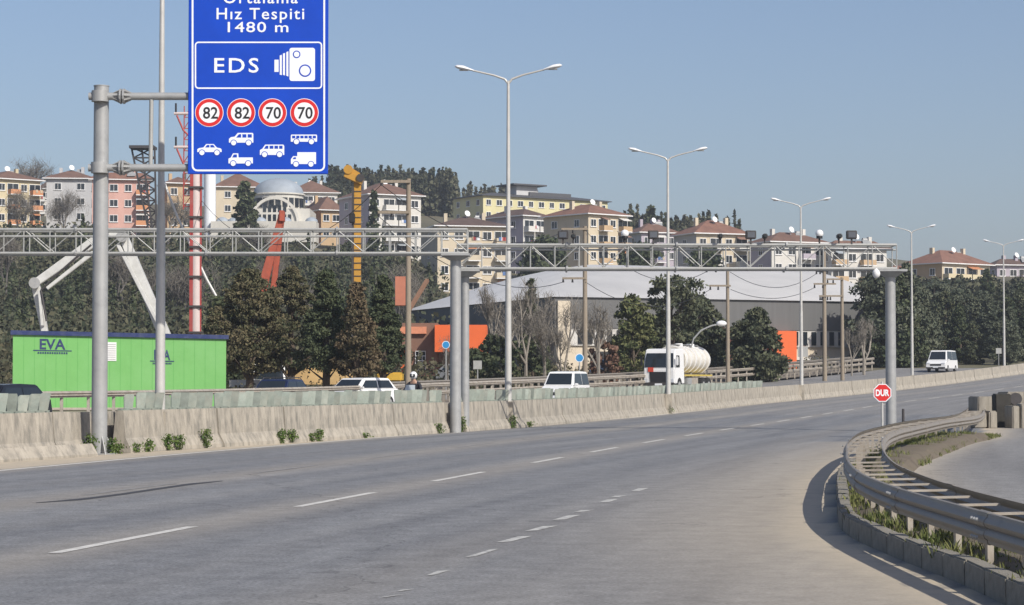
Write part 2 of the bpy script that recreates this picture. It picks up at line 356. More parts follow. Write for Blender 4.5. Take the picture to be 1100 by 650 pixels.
# ground sheet to the horizon
def ground():
    Ys = [-60, -20]+[5*i for i in range(0, 60)]+[300+10*i for i in range(61)]+[950, 1100, 1500, 2500, 5000]
    Us = np.linspace(-1.3, 1.3, 161); Us = np.sign(Us)*np.abs(Us)**2.0
    V = []
    for Y in Ys:
        wd = max(Y, 120)
        for u in Us:
            X = u*wd; V.append((X, Y, T(X, max(Y, 1))-(.10 if Y < 150 else .22)))
    n = len(Us); k = len(Ys)
    Fq = np.array([(j*n+i, j*n+i+1, (j+1)*n+i+1, (j+1)*n+i) for j in range(k-1) for i in range(n-1)])
    gm = mat('hillside_ground', (.115, .105, .06), .95, 0, .3, .05, .3, 3, dirt=(.20, .165, .115), dscale=.03)
    o = rawmesh('ground', np.array(V), Fq, gm); o.data.shade_smooth(); struct(o)
ground()
# painted lines
def strip(mb, c, y0, y1, wd, dz=.005):
    n = max(int((y1-y0)/1.5), 1); L_ = []
    for i in range(n+1):
        Y = y0+(y1-y0)*i/n; L_.append((c(Y)-wd/2, Y, G(Y)+dz)); L_.append((c(Y)+wd/2, Y, G(Y)+dz))
    mb.add(L_, [(2*i, 2*i+1, 2*i+3, 2*i+2) for i in range(n)])
mb = MB()
for a, b in ((20.9, 24.7), (28.6, 32.3), (35.9, 39.6), (44.1, 47.2)): strip(mb, A, a, b, .13)
y = 50.8
while y < 215: strip(mb, A, y, y+3.6, .13); y += 7.6
o = struct(mb.build('lane_line', linew, fixn=False))
mb = MB(); y = 24.
while y < 215: strip(mb, lambda Y: A(Y)-3.9, y, y+3.6, .12); y += 7.6
struct(mb.build('worn_lane_line', linef, fixn=False))
mb = MB(); strip(mb, lambda Y: A(Y)-edge_off(Y), 38, 220, .17); struct(mb.build('edge_line', linew, fixn=False))
mb = MB()
for (x0, y0), (x1, y1) in (((412, 643), (428, 639)), ((432, 636), (440, 633)), ((441, 631.5), (456, 629)), ((463, 619), (478, 613)), ((505, 599), (531, 590)), ((541, 583), (565, 576)), ((571, 571), (592, 565)), ((600, 559), (617, 553.5)), ((623, 550.5), (632, 548)), ((649, 540), (658, 536.5)), ((661, 534.6), (668, 532.5)), ((683, 528), (692, 524.5))):
    a = P(x0, y0, 10); b = P(x1, y1, 10)
    Ya = HC*10/(HC-a.z); Yb = HC*10/(HC-b.z); xa = a.x*Ya/10; xb = b.x*Yb/10
    wd = .045 if y0 > 595 else .075; j = random.uniform(-.02, .02)
    mb.add([(xa-wd, Ya, .005), (xa+wd+j, Ya+.1, .005), (xb+wd, Yb, .005), (xb-wd+j, Yb-.1, .005)], [(0, 1, 2, 3)])
struct(mb.build('ramp_line', mat('chalky_road_paint', (.52, .51, .47), .85, 0, .2, 9, dirt=(.2, .2, .2), dscale=7, damt=.9), fixn=False))

# long sealed crack in the left lane
mb = MB(); pth = [(40, 540), (90, 536), (130, 531), (170, 525), (205, 520), (240, 516.5)]; vs = []
for i, (a_, b_) in enumerate(pth):
    for k in (-1, 1):
        Yk = HC*F/(b_+k*(.9 if 0 < i < 5 else .2)-YH); vs.append(((a_-CX)/F*Yk, Yk, .004))
mb.add(vs, [(2*i, 2*i+1, 2*i+3, 2*i+2) for i in range(5)]); struct(mb.build('road_crack', mat('sealed_crack', (.05, .05, .052), .8), fixn=False))
# ------------------------------------------------------------------ kerb, island, rails
def along(c, y0, y1, step, z=0.):
    n = max(int((y1-y0)/step), 1); return [Vector((c(y0+(y1-y0)*i/n), y0+(y1-y0)*i/n, z+G(y0+(y1-y0)*i/n))) for i in range(n+1)]
# island soil: between kerb and back rail
mb = MB(); Y = 12.; vs = []; cnt = 0
while Y < 62:
    a = (cK(Y) if Y < 48 else cF(Y)-.1)+.17; b = cB(Y)+.25+(0 if Y < 30 else min((Y-30)*.03, .5))
    row = 6
    for i in range(row+1):
        t = i/row; z = .13+.06*math.sin(PI*t)+.015*math.sin(Y*3+i) if 0 < i < row else (.10 if i == 0 else -.02)
        vs.append((a+(b-a)*t, Y, z+random.uniform(-.01, .01)))
    Y += .4; cnt += 1
fs = [(j*7+i, j*7+i+1, (j+1)*7+i+1, (j+1)*7+i) for j in range(cnt-1) for i in range(6)]
struct(MB().add(vs, fs).build('verge', soil, smooth=True, fixn=False))
# kerb stones
kp = [Vector((cK(12+.01*i), 12+.01*i, 0)) for i in range(3600)]
acc = 0; last = kp[0]; stone = []; k0 = kp[0]
for p in kp[1:]:
    acc += (p-last).length; last = p
    if acc >= .8: stone.append((k0, p)); k0 = p; acc = 0
mbs = []
for i, (a, b) in enumerate(stone):
    d = (b-a).normalized(); sd = Vector((d.y, -d.x, 0)); j = random.uniform(-.005, .005); h = .2+random.uniform(-.008, .008); L0 = (b-a).length-.008
    mb = MB(); c = (a+b)/2+sd*(.08+j); mb.box((0, 0, h/2-.03), (.15, L0, h+.06))
    o = mb.build('kerb_stone', kerbm, bevel=.014); o.location = c; o.rotation_euler = (random.uniform(-.02, .02), random.uniform(-.03, .03), math.atan2(-d.x, d.y))
    tag(o, 'weathered concrete kerb stone in the curved row under the double guard rail', 'kerb stone', 'kerb stones of the curved island')
W = [(0, .24), (.02, .235), (.028, .205), (.06, .185), (.075, .165), (.06, .14), (.02, .12), (.06, .10), (.075, .075), (.06, .05), (.028, .035), (.02, .005), (0, 0)]
def wprof(h=.24, dep=.62, flip=1): return [(-flip*u*dep, z*h/.24) for u, z in W]+[(-flip*(u*dep-.012), z*h/.24) for u, z in reversed(W)]
rt = thing('guard_rail', 'long double sided steel guard rail curving round the kerbed grass island at the right', 'guard rail', (3.9, 15, 0))
top = .61
def zrail(Y): return top-.24
fb = MB(); fb.sweep(along(cF, 11, 104, .7, zrail(0)), wprof(), closed=True); fb.build('front_beam', railm, rt, smooth=True)
bb = MB(); bb.sweep(along(cB, 11, 104, .7, zrail(0)), wprof(flip=-1), closed=True); bb.build('back_beam', railm, rt, smooth=True)
def sub_sweep(c, Y, hl, flip, nm, par):
    s = slope(c, Y); dy = hl/math.sqrt(1+s*s); q = MB(); q.sweep([Vector((c(Y-dy), Y-dy, zrail(Y)-.006)), Vector((c(Y+dy), Y+dy, zrail(Y)-.006))], [(-flip*(u*.62+.005), z*.248/.24) for u, z in W]+[(-flip*(u*.62-.016), z*.252/.24) for u, z in reversed(W)], closed=True); return q.build(nm, railm, par)
Y = 13.2
while Y < 62:
    s = slope(cF, Y); sub_sweep(cF, Y, .17, 1, 'splice', rt); sub_sweep(cB, Y+.6, .17, -1, 'splice', rt)
    nrm = Vector((-1, s, 0)).normalized(); dd = Vector((s, 1, 0)).normalized()
    for k in (-.09, 0, .09):
        for zz_ in (.185, .05): c = Vector((cF(Y), Y, zrail(Y)+zz_))+dd*k+nrm*.075; MB().tube(c, c+nrm*.016, .016, .012, 8).build('bolt', galv, rt)
    Y += 3.9/math.sqrt(1+s*s)
Y = 11.5; i = 0
while Y < 100:
    a = Vector((cF(Y)+.03, Y, G(Y))); s = slope(cF, Y); Yb = Y-s*.5; b = Vector((cB(Yb)-.03, Yb, G(Y)))
    m2 = MB(); m2.bar(a+Vector((0, 0, top-.06)), b+Vector((0, 0, top-.05)), .06, .02); m2.build('spacer', postm, rt)
    if True:
        m2 = MB(); c = a.lerp(b, .3); m2.box((c.x, c.y, c.z+(top-.06)/2), (.05, .09, top-.1), -math.atan(s)); m2.build('post', postm, rt)
    dY = 1.25 if Y < 28 else 2.0
    Y += dY/math.sqrt(1+s*s); i += 1
# grass on the island (uncountable)
def grass(pts, n, h, spread, m, name):
    C = []; 
    V = []; Fs = []; k = 0
    for (x, y, z, hs) in pts:
        for _ in range(n):
            a = random.uniform(0, 2*PI); r = spread*math.sqrt(random.random()); bx, by = x+math.cos(a)*r, y+math.sin(a)*r
            hh = h*hs*random.uniform(.5, 1.2); lx, ly = random.uniform(-.5, .5)*hh, random.uniform(-.5, .5)*hh; wv = random.uniform(.005, .012)
            t = random.uniform(0, PI); wx, wy = math.cos(t)*wv, math.sin(t)*wv
            V += [(bx-wx, by-wy, z), (bx+wx, by+wy, z), (bx+lx*.5+wx*.6, by+ly*.5+wy*.6, z+hh*.65), (bx+lx, by+ly, z+hh)]; Fs.append((k, k+1, k+2, k+3)); k += 4
    return rawmesh(name, np.array(V), np.array(Fs), m)
pts = []
for _ in range(900):
    Y = random.choice([random.uniform(13, 30), random.uniform(16, 48), random.uniform(50, 62)]); t = random.random()
    a = cK(Y)+.2 if Y < 48 else cF(Y); b = cB(Y)+.2; x = a+(b-a)*t
    if math.sin(Y*1.7)+math.sin(Y*.6+2) < -.9 and random.random() < .8: continue
    pts.append((x, Y, .12, random.choice([.4, .6, .9, 1.5])))
for _ in range(260):
    Y = random.uniform(42, 66); x = cB(Y)+random.uniform(0, .55); pts.append((x, Y, .0, 1.1))
tag(grass(pts, 34, .095, .22, L_grass, 'grass'), 'green grass and weeds growing on the kerbed island under the guard rail', 'grass', kind='stuff')

# ------------------------------------------------------------------ median barrier
prof = [(-.30, 0), (-.29, .09), (-.155, .33), (-.10, .95), (.10, .95), (.155, .33), (.29, .09), (.30, 0)]
Y = 40.; i = 0
gaps = [(48.2, 50.4), (70.2, 71.7)]
bar_grp = 'concrete median barrier segments'
while Y < 222:
    s = slope(M, Y); dy = 3.9/math.sqrt(1+s*s); y1 = Y+dy-.04
    pieces = [(Y, y1)]
    for g0, g1 in gaps:
        new = []
        for p0, p1 in pieces:
            if g1 <= p0 or g0 >= p1: new.append((p0, p1)); continue
            if p0 < g0: new.append((p0, g0))
            if p1 > g1: new.append((g1, p1))
        pieces = new
    for ya, yb in pieces:
      if yb-ya > .3:
        c = Vector((M((ya+yb)/2), (ya+yb)/2, G((ya+yb)/2))); root = thing('concrete_barrier', 'stained concrete barrier segment in the median row between the two carriageways', 'road barrier', c, 0, bar_grp)
        j = random.uniform(-.03, .03)
        pp = [Vector((M(ya)+j, ya, G(ya)-.03)), Vector((M((ya+yb)/2)+j, (ya+yb)/2, G((ya+yb)/2)-.03)), Vector((M(yb)+j*.2, yb, G(yb)-.03))]
        mb = MB(); pr = prof if Y > 50 else prof
        mb.sweep(pp, [(-u, h+(.03)) for u, h in pr], closed=True); mb.build('body', conc, root)
        # glare screen blades on top
        if Y < 128 and not (46.3 < (ya+yb)/2 < 48.2):
            gb = MB(); n = int((yb-ya)*math.sqrt(1+s*s)/.42)
            gb.sweep([q+Vector((0, 0, .03+.95)) for q in pp], [(-.05, 0), (-.05, .045), (.05, .045), (.05, 0)], closed=True)
            for q in range(n):
                if random.random() < .05: continue
                yy = ya+(yb-ya)*(q+.5)/n; x = M(yy)+j; z = G(yy)+.975+.0
                hh = .37+random.uniform(-.03, .02); ln = random.gauss(0.10, .05); tw = R(8)+random.uniform(-.2, .2)
                if random.random() < .04: ln += random.uniform(-.5, .5); hh *= .8
                wv = .112; dx, dyv = math.cos(tw)*wv, math.sin(tw)*wv
                pl = [(x-dx*.82, yy-dyv*.82, z), (x+dx*.82, yy+dyv*.82, z), (x+dx+ln*.35*.3, yy+dyv+ln*.35, z+hh*.86), (x+dx*.8+ln*.3, yy+dyv*.8+ln*.4, z+hh), (x-dx*.8+ln*.3, yy-dyv*.8+ln*.4, z+hh), (x-dx+ln*.3*.3, yy-dyv+ln*.35, z+hh*.86)]
                gb.prism(pl, (.018, -.012, 0))
            gb.build('glare_screen', greenpl, root)
    Y += dy; i += 1
# far face second kerb of the oldest segment: low concrete foot by the first segments
mb = MB(); mb.sweep(along(lambda Y: M(Y)+.46, 38.5, 48.2, 1.), [(-.26, 0), (-.24, .24), (.10, .27), (.24, .05), (.24, 0)], closed=True)
tag(mb.build('low_concrete_block', conc, bevel=0), 'low worn concrete foot block lying along the base of the leftmost barriers', 'concrete block')

for ya, yb in ((46.6, 51.6), (69.2, 73.)):
    rc = thing('concrete_barrier', 'shaded concrete barrier set back behind the '+('sign post' if ya < 50 else 'double gantry column'), 'road barrier', (M(ya)-.55, (ya+yb)/2, 0)); mb = MB()
    mb.sweep([Vector((M(y_)-.62, y_, 0)) for y_ in (ya, (ya+yb)/2, yb)], [(-u, h*.97) for u, h in prof], closed=True); mb.build('body', conc, rc)
# weeds at the foot of the barrier
def weed(px, base_py, h, label, kind=0):
    Yb = min((abs(PX(px, y*.1)-M(y*.1)-.36), y*.1) for y in range(420, 1300))[1]; X = PX(px, Yb); zb = G(Yb)
    h *= .82; n = int(260*h/.4); 
    c = rng.normal(size=(n, 3))*np.array([.065, .065, .0]); t = rng.random(n)**.7; C = c*(.6+.6*np.sin(t*2.6))[:, None]; C[:, 2] = t*h*(.85+.3*rng.random(n))
    V, Fq = leaves(C, np.full(n, .036)*(.6+.8*rng.random(n)), 1.9)
    root = thing('weed', label, 'plant', (X, Yb, zb)); o = rawmesh('foliage', V, Fq, L_weed, root)
    mb = MB()
    for q in range(4): a = random.uniform(0, 6.28); mb.tube((0, 0, -.02), (math.cos(a)*.07, math.sin(a)*.07, h*.75), .006, .003, 4)
    mb.build('stem', L_weed, root, local=True)
for a in ((98, 484, .52, 'tall dark weed at the left foot of the sign post'), (121, 483, .42, 'weed growing at the right foot of the sign post'), (128, 483.5, .25, 'small dry weed in the barrier gap right of the sign post'),
          (147, 481, .22, 'reddish low weed between the sign post and the leftmost lamp post'), (160, 481, .32, 'slim weed just left of the leftmost lamp post foot'), (182, 480, .42, 'bushy weed just right of the leftmost lamp post foot'),
          (193, 479.5, .40, 'second bushy weed right of the leftmost lamp post foot'), (222, 477.5, .52, 'tall narrow weed against the barrier right of the sign shadow'), (303, 472.5, .42, 'left weed of the pair below the dark blue car'),
          (314, 472, .40, 'right weed of the pair below the dark blue car'), (336, 471, .25, 'low weed below the gap between the dark and white cars'), (343, 470.5, .36, 'weed below the white car against the barrier'),
          (393, 468, .16, 'tiny weed at the barrier foot below the white car tail'), (472, 464.5, .35, 'dry brown weed left of the double gantry column'), (496, 463.5, .55, 'tall weed between the two gantry columns'),
          (551, 459.5, .50, 'bushy weed at the foot of the second lamp post'), (569, 458, .22, 'small weed right of the second lamp post'), (720, 445, .40, 'weed at the foot of the third lamp post')):
    weed(*a)
# litter by the barrier
mb = MB(); p = Vector((PX(141, 51.8), 51.8, .06)); mb.ball(p, .09, (1.4, .8, .6), 9, 6); tag(mb.build('plastic_bag', whitepaint), 'small white crumpled litter bag at the barrier foot near the sign post', 'litter')

# ------------------------------------------------------------------ big blue road sign
SY = 49.4
bx = PX(107, SY)
sg = thing('road_sign', 'tall blue average speed camera road sign on two arms of a thick grey steel post', 'road sign', (bx, SY, 0))
mb = MB(); mb.tube((bx, SY, -.1), (bx, SY, PZ(93, SY)), .175, .165, 24); mb.tube((bx, SY, PZ(93, SY)), (bx, SY, PZ(92, SY)), .175, .175, 24)
mb.build('post', galv, sg, smooth=True)
mb = MB()
for k in range(4):
    a = k*PI/2+.5; mb.prism([(bx+math.cos(a)*.16, SY+math.sin(a)*.16, 0), (bx+math.cos(a)*.42, SY+math.sin(a)*.42, 0), (bx+math.cos(a)*.16, SY+math.sin(a)*.16, .42)], (-math.sin(a)*.02, math.cos(a)*.02, 0))
mb.box((bx, SY, .0), (.7, .7, .05)); mb.build('base_plate', galv, sg)
def S(px, py, y=SY): v = P(px, py, SY); return (v.x, y, v.z)
for ay in (104.5, 181):
    z = PZ(ay, SY); x0 = PX(95, SY); x1 = PX(207, SY); xe = PX(345, SY)
    arm = MB().tube((x0, SY-.16, z), (xe, SY-.16, z), .085, .085, 16).build('arm', galv, sg, smooth=True)
    fx = PX(131, SY)
    mb = MB()
    for d in (-.035, .035): mb.tube((fx+d-.02, SY-.16, z), (fx+d+.02, SY-.16, z), .17, .17, 14)
    for k in range(8):
        a = k*PI/4; q = Vector((0, math.cos(a), math.sin(a)))
        for sgn in (-1, 1): mb.prism([Vector((fx+sgn*.05, SY-.16, z))+q*.08, Vector((fx+sgn*.05, SY-.16, z))+q*.16, Vector((fx+sgn*.22, SY-.16, z))+q*.08], q.cross(Vector((1, 0, 0)))*.012)
    mb.build('flange', galv, sg)
    mb = MB(); mb.box((x1-.05, SY-.16, z), (.10, .2, .2)); mb.build('clamp', iron, sg)
    mb = MB(); mb.tube((bx, SY-.16, z-.12), (bx, SY-.16, z+.12), .19, .19, 20); mb.build('collar', galv, sg, smooth=True)
MB().tube(S(164, 104, SY-.16), S(163, 181, SY-.16), .048, .048, 12).build('brace', galv_pale, sg, smooth=True)
y0 = SY-.33
TOPY = -17
panel = MB(); a = S(205, TOPY); b = S(353.5, 188.5)
panel.box(((a[0]+b[0])/2, y0+.03, (a[2]+b[2])/2), (b[0]-a[0], .06, a[2]-b[2])); panel = panel.build('panel', signblue, sg, bevel=.012)
def ring(mb, x0, y0p, x1, y1p, t, rad, y, dep=.003):
    """rounded rectangular outline, pixel coordinates"""
    def rr(x0, y0_, x1, y1_, r):
        o = []
        for cx, cy, a0 in ((x1-r, y0_+r, -90), (x1-r, y1_-r, 0), (x0+r, y1_-r, 90), (x0+r, y0_+r, 180)):
            for k in range(6): a = R(a0+k*18); o.append((cx+r*math.cos(a), cy+r*math.sin(a)))
        return o
    O = rr(x0, y0p, x1, y1p, rad); I = rr(x0+t, y0p+t, x1-t, y1p-t, max(rad-t, .5)); n = len(O)
    vs = [S(p[0], p[1], y) for p in O]+[S(p[0], p[1], y) for p in I]+[S(p[0], p[1], y+dep) for p in O]+[S(p[0], p[1], y+dep) for p in I]
    fs = [(i, (i+1) % n, n+(i+1) % n, n+i) for i in range(n)]+[(2*n+i, 2*n+(i+1) % n, (i+1) % n, i) for i in range(n)]+[(n+i, n+(i+1) % n, 3*n+(i+1) % n, 3*n+i) for i in range(n)]
    mb.add(vs, fs)
yf = y0-.004
mb = MB(); ring(mb, 208.2, TOPY+3, 350.6, 185.6, 1.9, 6, yf); mb.build('border', white, panel)
mb = MB(); ring(mb, 211.5, 47.2, 347.5, 97.6, 1.5, 4, yf); mb.build('inner_frame', white, panel)
pxm = SY/F
mb = MB()
add_text(mb, 'Ortalama', .4, PX(280, SY), PZ(6.2, SY), yf, bold=.003, width=80*pxm, height=13.2*pxm, spacing=1.15)
add_text(mb, 'Hız Tespiti', .4, PX(280, SY), PZ(23.2, SY), yf, bold=.003, width=94*pxm, height=12*pxm, spacing=1.15)
add_text(mb, '1480 m', .4, PX(277.5, SY), PZ(37, SY), yf, bold=.003, width=65*pxm, height=11*pxm, spacing=1.1)
mb.build('lettering', white, panel)
mb = MB(); add_text(mb, 'EDS', .5, PX(254.5, SY), PZ(80, SY), yf, bold=.005, width=47.5*pxm, height=15.5*pxm, spacing=1.2); mb.build('lettering', white, panel)
# camera pictogram
def poly(mb, pts, y=None, d=.003):
    mb.prism([S(p[0], p[1], yf if y is None else y) for p in pts], (0, d, 0))
def disc(mb, cx, cy, r, y, d=.003, n=24): poly(mb, [(cx+r*math.cos(2*PI*i/n), cy+r*math.sin(2*PI*i/n)) for i in range(n)], y, d)
mb = MB()
def rrect(x0, y0_, x1, y1_, r):
    o = []
    for cx, cy, a0 in ((x1-r, y0_+r, -90), (x1-r, y1_-r, 0), (x0+r, y1_-r, 90), (x0+r, y0_+r, 180)):
        for k in range(5): a = R(a0+k*22.5); o.append((cx+r*math.cos(a), cy+r*math.sin(a)))
    return o
poly(mb, rrect(312.6, 53.8, 339.8, 89.2, 2.5)); poly(mb, [(309.2, 58.5), (311.4, 57.5), (311.4, 84.5), (309.2, 83.5)]); poly(mb, [(305.6, 60), (307.8, 59.3), (307.8, 83.3), (305.6, 82.6)])
poly(mb, [(302.2, 62), (304.4, 61.3), (304.4, 83), (302.2, 82.4)]); poly(mb, [(296.5, 66.5), (301, 66.5), (301, 79.5), (296.5, 79.5)])
mb.cur = 1; disc(mb, 320.2, 60.8, 4.1, yf-.003); disc(mb, 329.2, 78.2, 6.7, yf-.003)
mb.cur = 0; disc(mb, 320.2, 60.8, 2.9, yf-.006); disc(mb, 329.2, 78.2, 5.2, yf-.006)
mb.build('camera_symbol', [white, signblue], panel)
for cx, num in ((227, '82'), (261, '82'), (294.5, '70'), (328.5, '70')):
    mb = MB(); cy = 123
    disc(mb, cx, cy, 15.2, yf, n=32); mb.cur = 1; disc(mb, cx, cy, 14.6, yf-.003, n=32); mb.cur = 0; disc(mb, cx, cy, 10.9, yf-.006, n=32); mb.cur = 2
    add_text(mb, num, .3, PX(cx, SY), PZ(cy+6.2, SY), yf-.009, bold=.004, width=16.0*pxm, height=12.4*pxm, extrude=.002)
    mb.build('speed_roundel', [white, red, blackm], panel)
def icon(cx, cy, kind):
    mb = MB(); k = 1.
    def pp(l): return [(cx+x, cy+y) for x, y in l]
    w1 = [-8, 8]; wy = 4.2; win = []
    if kind == 'car':
        body = [(-13, 3.5), (-13, .5), (-11, -.7), (-6.5, -1.3), (-3.5, -5), (4.5, -5), (8, -1.2), (12, -.4), (13, 1), (13, 3.5)]; win = [[(-4.6, -1.4), (-2.6, -4), (0, -4), (0, -1.4)], [(1, -1.4), (1, -4), (4, -4), (6, -1.4)]]
    elif kind == 'van':
        body = [(-13, 4), (-13, 0), (-11, -1.8), (-7, -2.4), (-3.5, -6.4), (12.4, -6.4), (13, -5), (13, 4)]; win = [[(-5.2, -1.4), (-2.4, -5), (0, -5), (0, -1.4)], [(1.4, -1.4), (1.4, -5), (5.6, -5), (5.6, -1.4)], [(7, -1.4), (7, -5), (11.4, -5), (11.4, -1.4)]]
    elif kind == 'pickup':
        body = [(-13, 4.2), (-13, -1), (-10.6, -2), (-8.2, -6.6), (-2.6, -6.6), (-2.3, -2.2), (13, -2.2), (13, 4.2)]; win = [[(-9, -2.2), (-7.4, -5.4), (-4, -5.4), (-4, -2.2)]]
    elif kind == 'minibus':
        body = [(-13, 4.6), (-13, -.6), (-10.4, -2), (-7.4, -6.4), (12, -6.4), (13, -5), (13, 4.6)]; win = [[(-8.6, -2), (-6.6, -5.2), (-4, -5.2), (-4, -2)], [(-2.6, -2), (-2.6, -5.2), (1.4, -5.2), (1.4, -2)], [(2.6, -2), (2.6, -5.2), (6.4, -5.2), (6.4, -2)], [(7.6, -2), (7.6, -5.2), (11.2, -5.2), (11.2, -2)]]
    elif kind == 'bus':
        body = [(-14, 3), (-14, -3.4), (-13.4, -4.6), (13.4, -4.6), (14, -3.6), (14, 3)]; win = [[(-12.6+i*4.4, -.6), (-12.6+i*4.4, -3.4), (-9.2+i*4.4, -3.4), (-9.2+i*4.4, -.6)] for i in range(6)]; wy = 3
    else:
        body = [(-13.4, 4.8), (-13.4, -.4), (-11, -3.6), (-6.6, -3.6), (-6.6, -7.8), (13.4, -7.8), (13.4, 4.8)]; win = [[(-11.6, -.4), (-10.2, -2.4), (-8, -2.4), (-8, -.4)]]; wy = 5
    poly(mb, pp(body)); mb.cur = 1
    for q in win: poly(mb, pp(q), yf-.003)
    for x in w1: disc(mb, cx+x, cy+wy, 3.5, yf-.003, n=16)
    mb.cur = 0
    for x in w1: disc(mb, cx+x, cy+wy, 2.7, yf-.006, n=16)
    mb.build('vehicle_symbol', [white, signblue], panel)
icon(227.2, 161.5, 'car'); icon(261, 151, 'van'); icon(260.5, 173, 'pickup'); icon(294, 163.5, 'minibus'); icon(328, 151, 'bus'); icon(327.5, 173, 'truck')
mb = MB()
for xx in (230, 330):
    for t in range(1):
        mb.bar(S(xx, TOPY+6, y0+.075), S(xx, 186, y0+.075), .06, .05)
mb.build('back_rail', galv, sg)

# ------------------------------------------------------------------ lamp posts
def lamp(label, loc, rz):
    r = thing('street_lamp', label, 'street lamp', loc, rz, 'lamp posts along the median')
    mb = MB(); mb.tube((0, 0, -.1), (0, 0, 5.5), .125, .10, 14); mb.tube((0, 0, 5.5), (0, 0, 12.0), .085, .05, 12); mb.build('pole', polepaint, r, local=True, smooth=True)
    MB().box((0, 0, .45), (.34, .34, .95)).build('base_block', conc, r, local=True, bevel=.03)
    for s in (-1, 1):
        pts = [(0, 0, 11.9), (s*.12, 0, 12.06), (s*.5, 0, 12.2), (s*1.25, 0, 12.38)]
        MB().path(pts, [.045, .04, .035, .03], 8).build('arm', polepaint, r, local=True, smooth=True)
        h = MB(); n = 12; rings = []
        for (t, w_, hh, zz) in ((0, .04, .03, 12.37), (.12, .1, .05, 12.40), (.35, .17, .10, 12.45), (.58, .13, .08, 12.50), (.66, .03, .02, 12.52)):
            rings.append([(s*(1.2+t), w_*math.cos(2*PI*i/n), zz+hh*math.sin(2*PI*i/n)*(1 if math.sin(2*PI*i/n) > 0 else .6)) for i in range(n)])
        h.add([p for q in rings for p in q], [(j*n+i, j*n+(i+1) % n, (j+1)*n+(i+1) % n, (j+1)*n+i) for j in range(4) for i in range(n)]+[tuple(range(n)), tuple(range(4*n, 5*n))])
        lh = h.build('lamp_head', whitepaint, r, local=True, smooth=True)
        MB().box((s*1.55, 0, 12.39), (.3, .16, .03)).build('lens', mat('lamp_lens', (.35, .35, .33), .2), lh, local=True)
    return r
LP = [(172, 52.4), (546, 77), (718, 105.1), (861, 138.5), (980, 172.5), (1079, 205.7)]
LL = ['leftmost tall lamp post, standing behind the arms of the blue road sign', 'tall twin arm lamp post rising beside the double gantry column', 'twin arm lamp post standing in front of the white tanker truck',
      'twin arm lamp post in front of the orange corner of the factory hall', 'twin arm lamp post left of the white van', 'farthest twin arm lamp post at the right edge']
l0 = None
for (px, D), lb in zip(LP, LL):
    loc = (PX(px, D), D, G(D)); rz = -math.atan(slope(M, D))*.3
    if l0 is None: l0 = lamp(lb, loc, rz)
    else: copy_tree(l0, loc, rz, lb)

# ------------------------------------------------------------------ gantries
def truss(root, x0, x1, y, zt, zb, dep=.8, bay=.80, end=True):
    r = .045
    for yy in (y, y+dep):
        MB().tube((x0, yy, zt), (x1, yy, zt), r, r, 8).build('top_chord', galv_pale, root)
        MB().tube((x0, yy, zb), (x1, yy, zb), r, r, 8).build('bottom_chord', galv_pale, root)
    n = int(round((x1-x0)/bay)); mb = MB(); m2 = MB()
    for i in range(n+1):
        x = x0+(x1-x0)*i/n
        for yy in (y, y+dep): mb.tube((x, yy, zb), (x, yy, zt), .021, .021, 6)
        mb.tube((x, y, zb), (x, y+dep, zb), .024, .024, 6); mb.tube((x, y, zt), (x, y+dep, zt), .024, .024, 6)
        if i < n:
            xn = x0+(x1-x0)*(i+1)/n
            for yy in (y,)+((y+dep,) if i % 3 == 0 else ()):
                if i % 2: m2.tube((x, yy, zt), (xn, yy, zb+.05), .017, .017, 6)
                else: m2.tube((x, yy, zb+.05), (xn, yy, zt), .017, .017, 6)
    mb.add(m2.v, m2.f); mb.build('lattice', galv_pale, root)
    # joint flanges
    for k in range(1, 4):
        x = x0+(x1-x0)*k/4
        for z in (zt, zb):
            for yy in (y, y+dep): MB().tube((x-.03, yy, z), (x+.03, yy, z), .09, .09, 10).build('flange', galv, root)
GY = 70.
gx = PX(489, GY)
g1 = thing('sign_gantry', 'steel lattice gantry reaching from the left edge to the double column in the median', 'gantry', (gx, GY, 0))
MB().tube((gx, GY+.4, -.1), (gx, GY+.4, PZ(278, GY)), .18, .17, 20).build('column', galv, g1, smooth=True)
mb = MB(); mb.tube((gx, GY+.4, PZ(279, GY)), (gx, GY+.4, PZ(275, GY)), .2, .42, 18); mb.box((gx, GY+.4, PZ(274, GY)+.02), (.9, .95, .07)); mb.build('column_head', galv, g1)
truss(g1, PX(-60, GY), PX(502, GY), GY, PZ(246.5, GY), PZ(272, GY), .85)
mb = MB()
mb.tube((PX(-60, GY), GY, PZ(254, GY)), (PX(502, GY), GY, PZ(254, GY)), .035, .035, 8); mb.build('cable_tray', galv_pale, g1)
GY2 = 71.6
gx2 = PX(957, GY2-1)
g2 = thing('sign_gantry', 'steel lattice gantry spanning the right carriageway with cameras along its top', 'gantry', (gx2, GY2, 0))
for nm, px, ro in (('column', 499.5, .14), ('column', 957, .175)):
    x = PX(px, GY2+.4); MB().tube((x, GY2+.4, -.1), (x, GY2+.4, PZ(295, GY2)), ro, ro*.94, 20).build('column', galv, g2, smooth=True)
    mb = MB(); mb.tube((x, GY2+.4, PZ(297, GY2)), (x, GY2+.4, PZ(292, GY2)), .2, .42, 18); mb.box((x, GY2+.4, PZ(291, GY2)+.02), (.95, .95, .07)); mb.build('column_head', galv, g2)
truss(g2, PX(491, GY2), PX(964, GY2), GY2, PZ(263, GY2), PZ(288.5, GY2), .85)
mb = MB(); mb.tube((PX(491, GY2), GY2+.2, PZ(268, GY2)), (PX(964, GY2), GY2+.2, PZ(268, GY2)), .03, .03, 8); mb.build('cable_tray', galv_pale, g2)
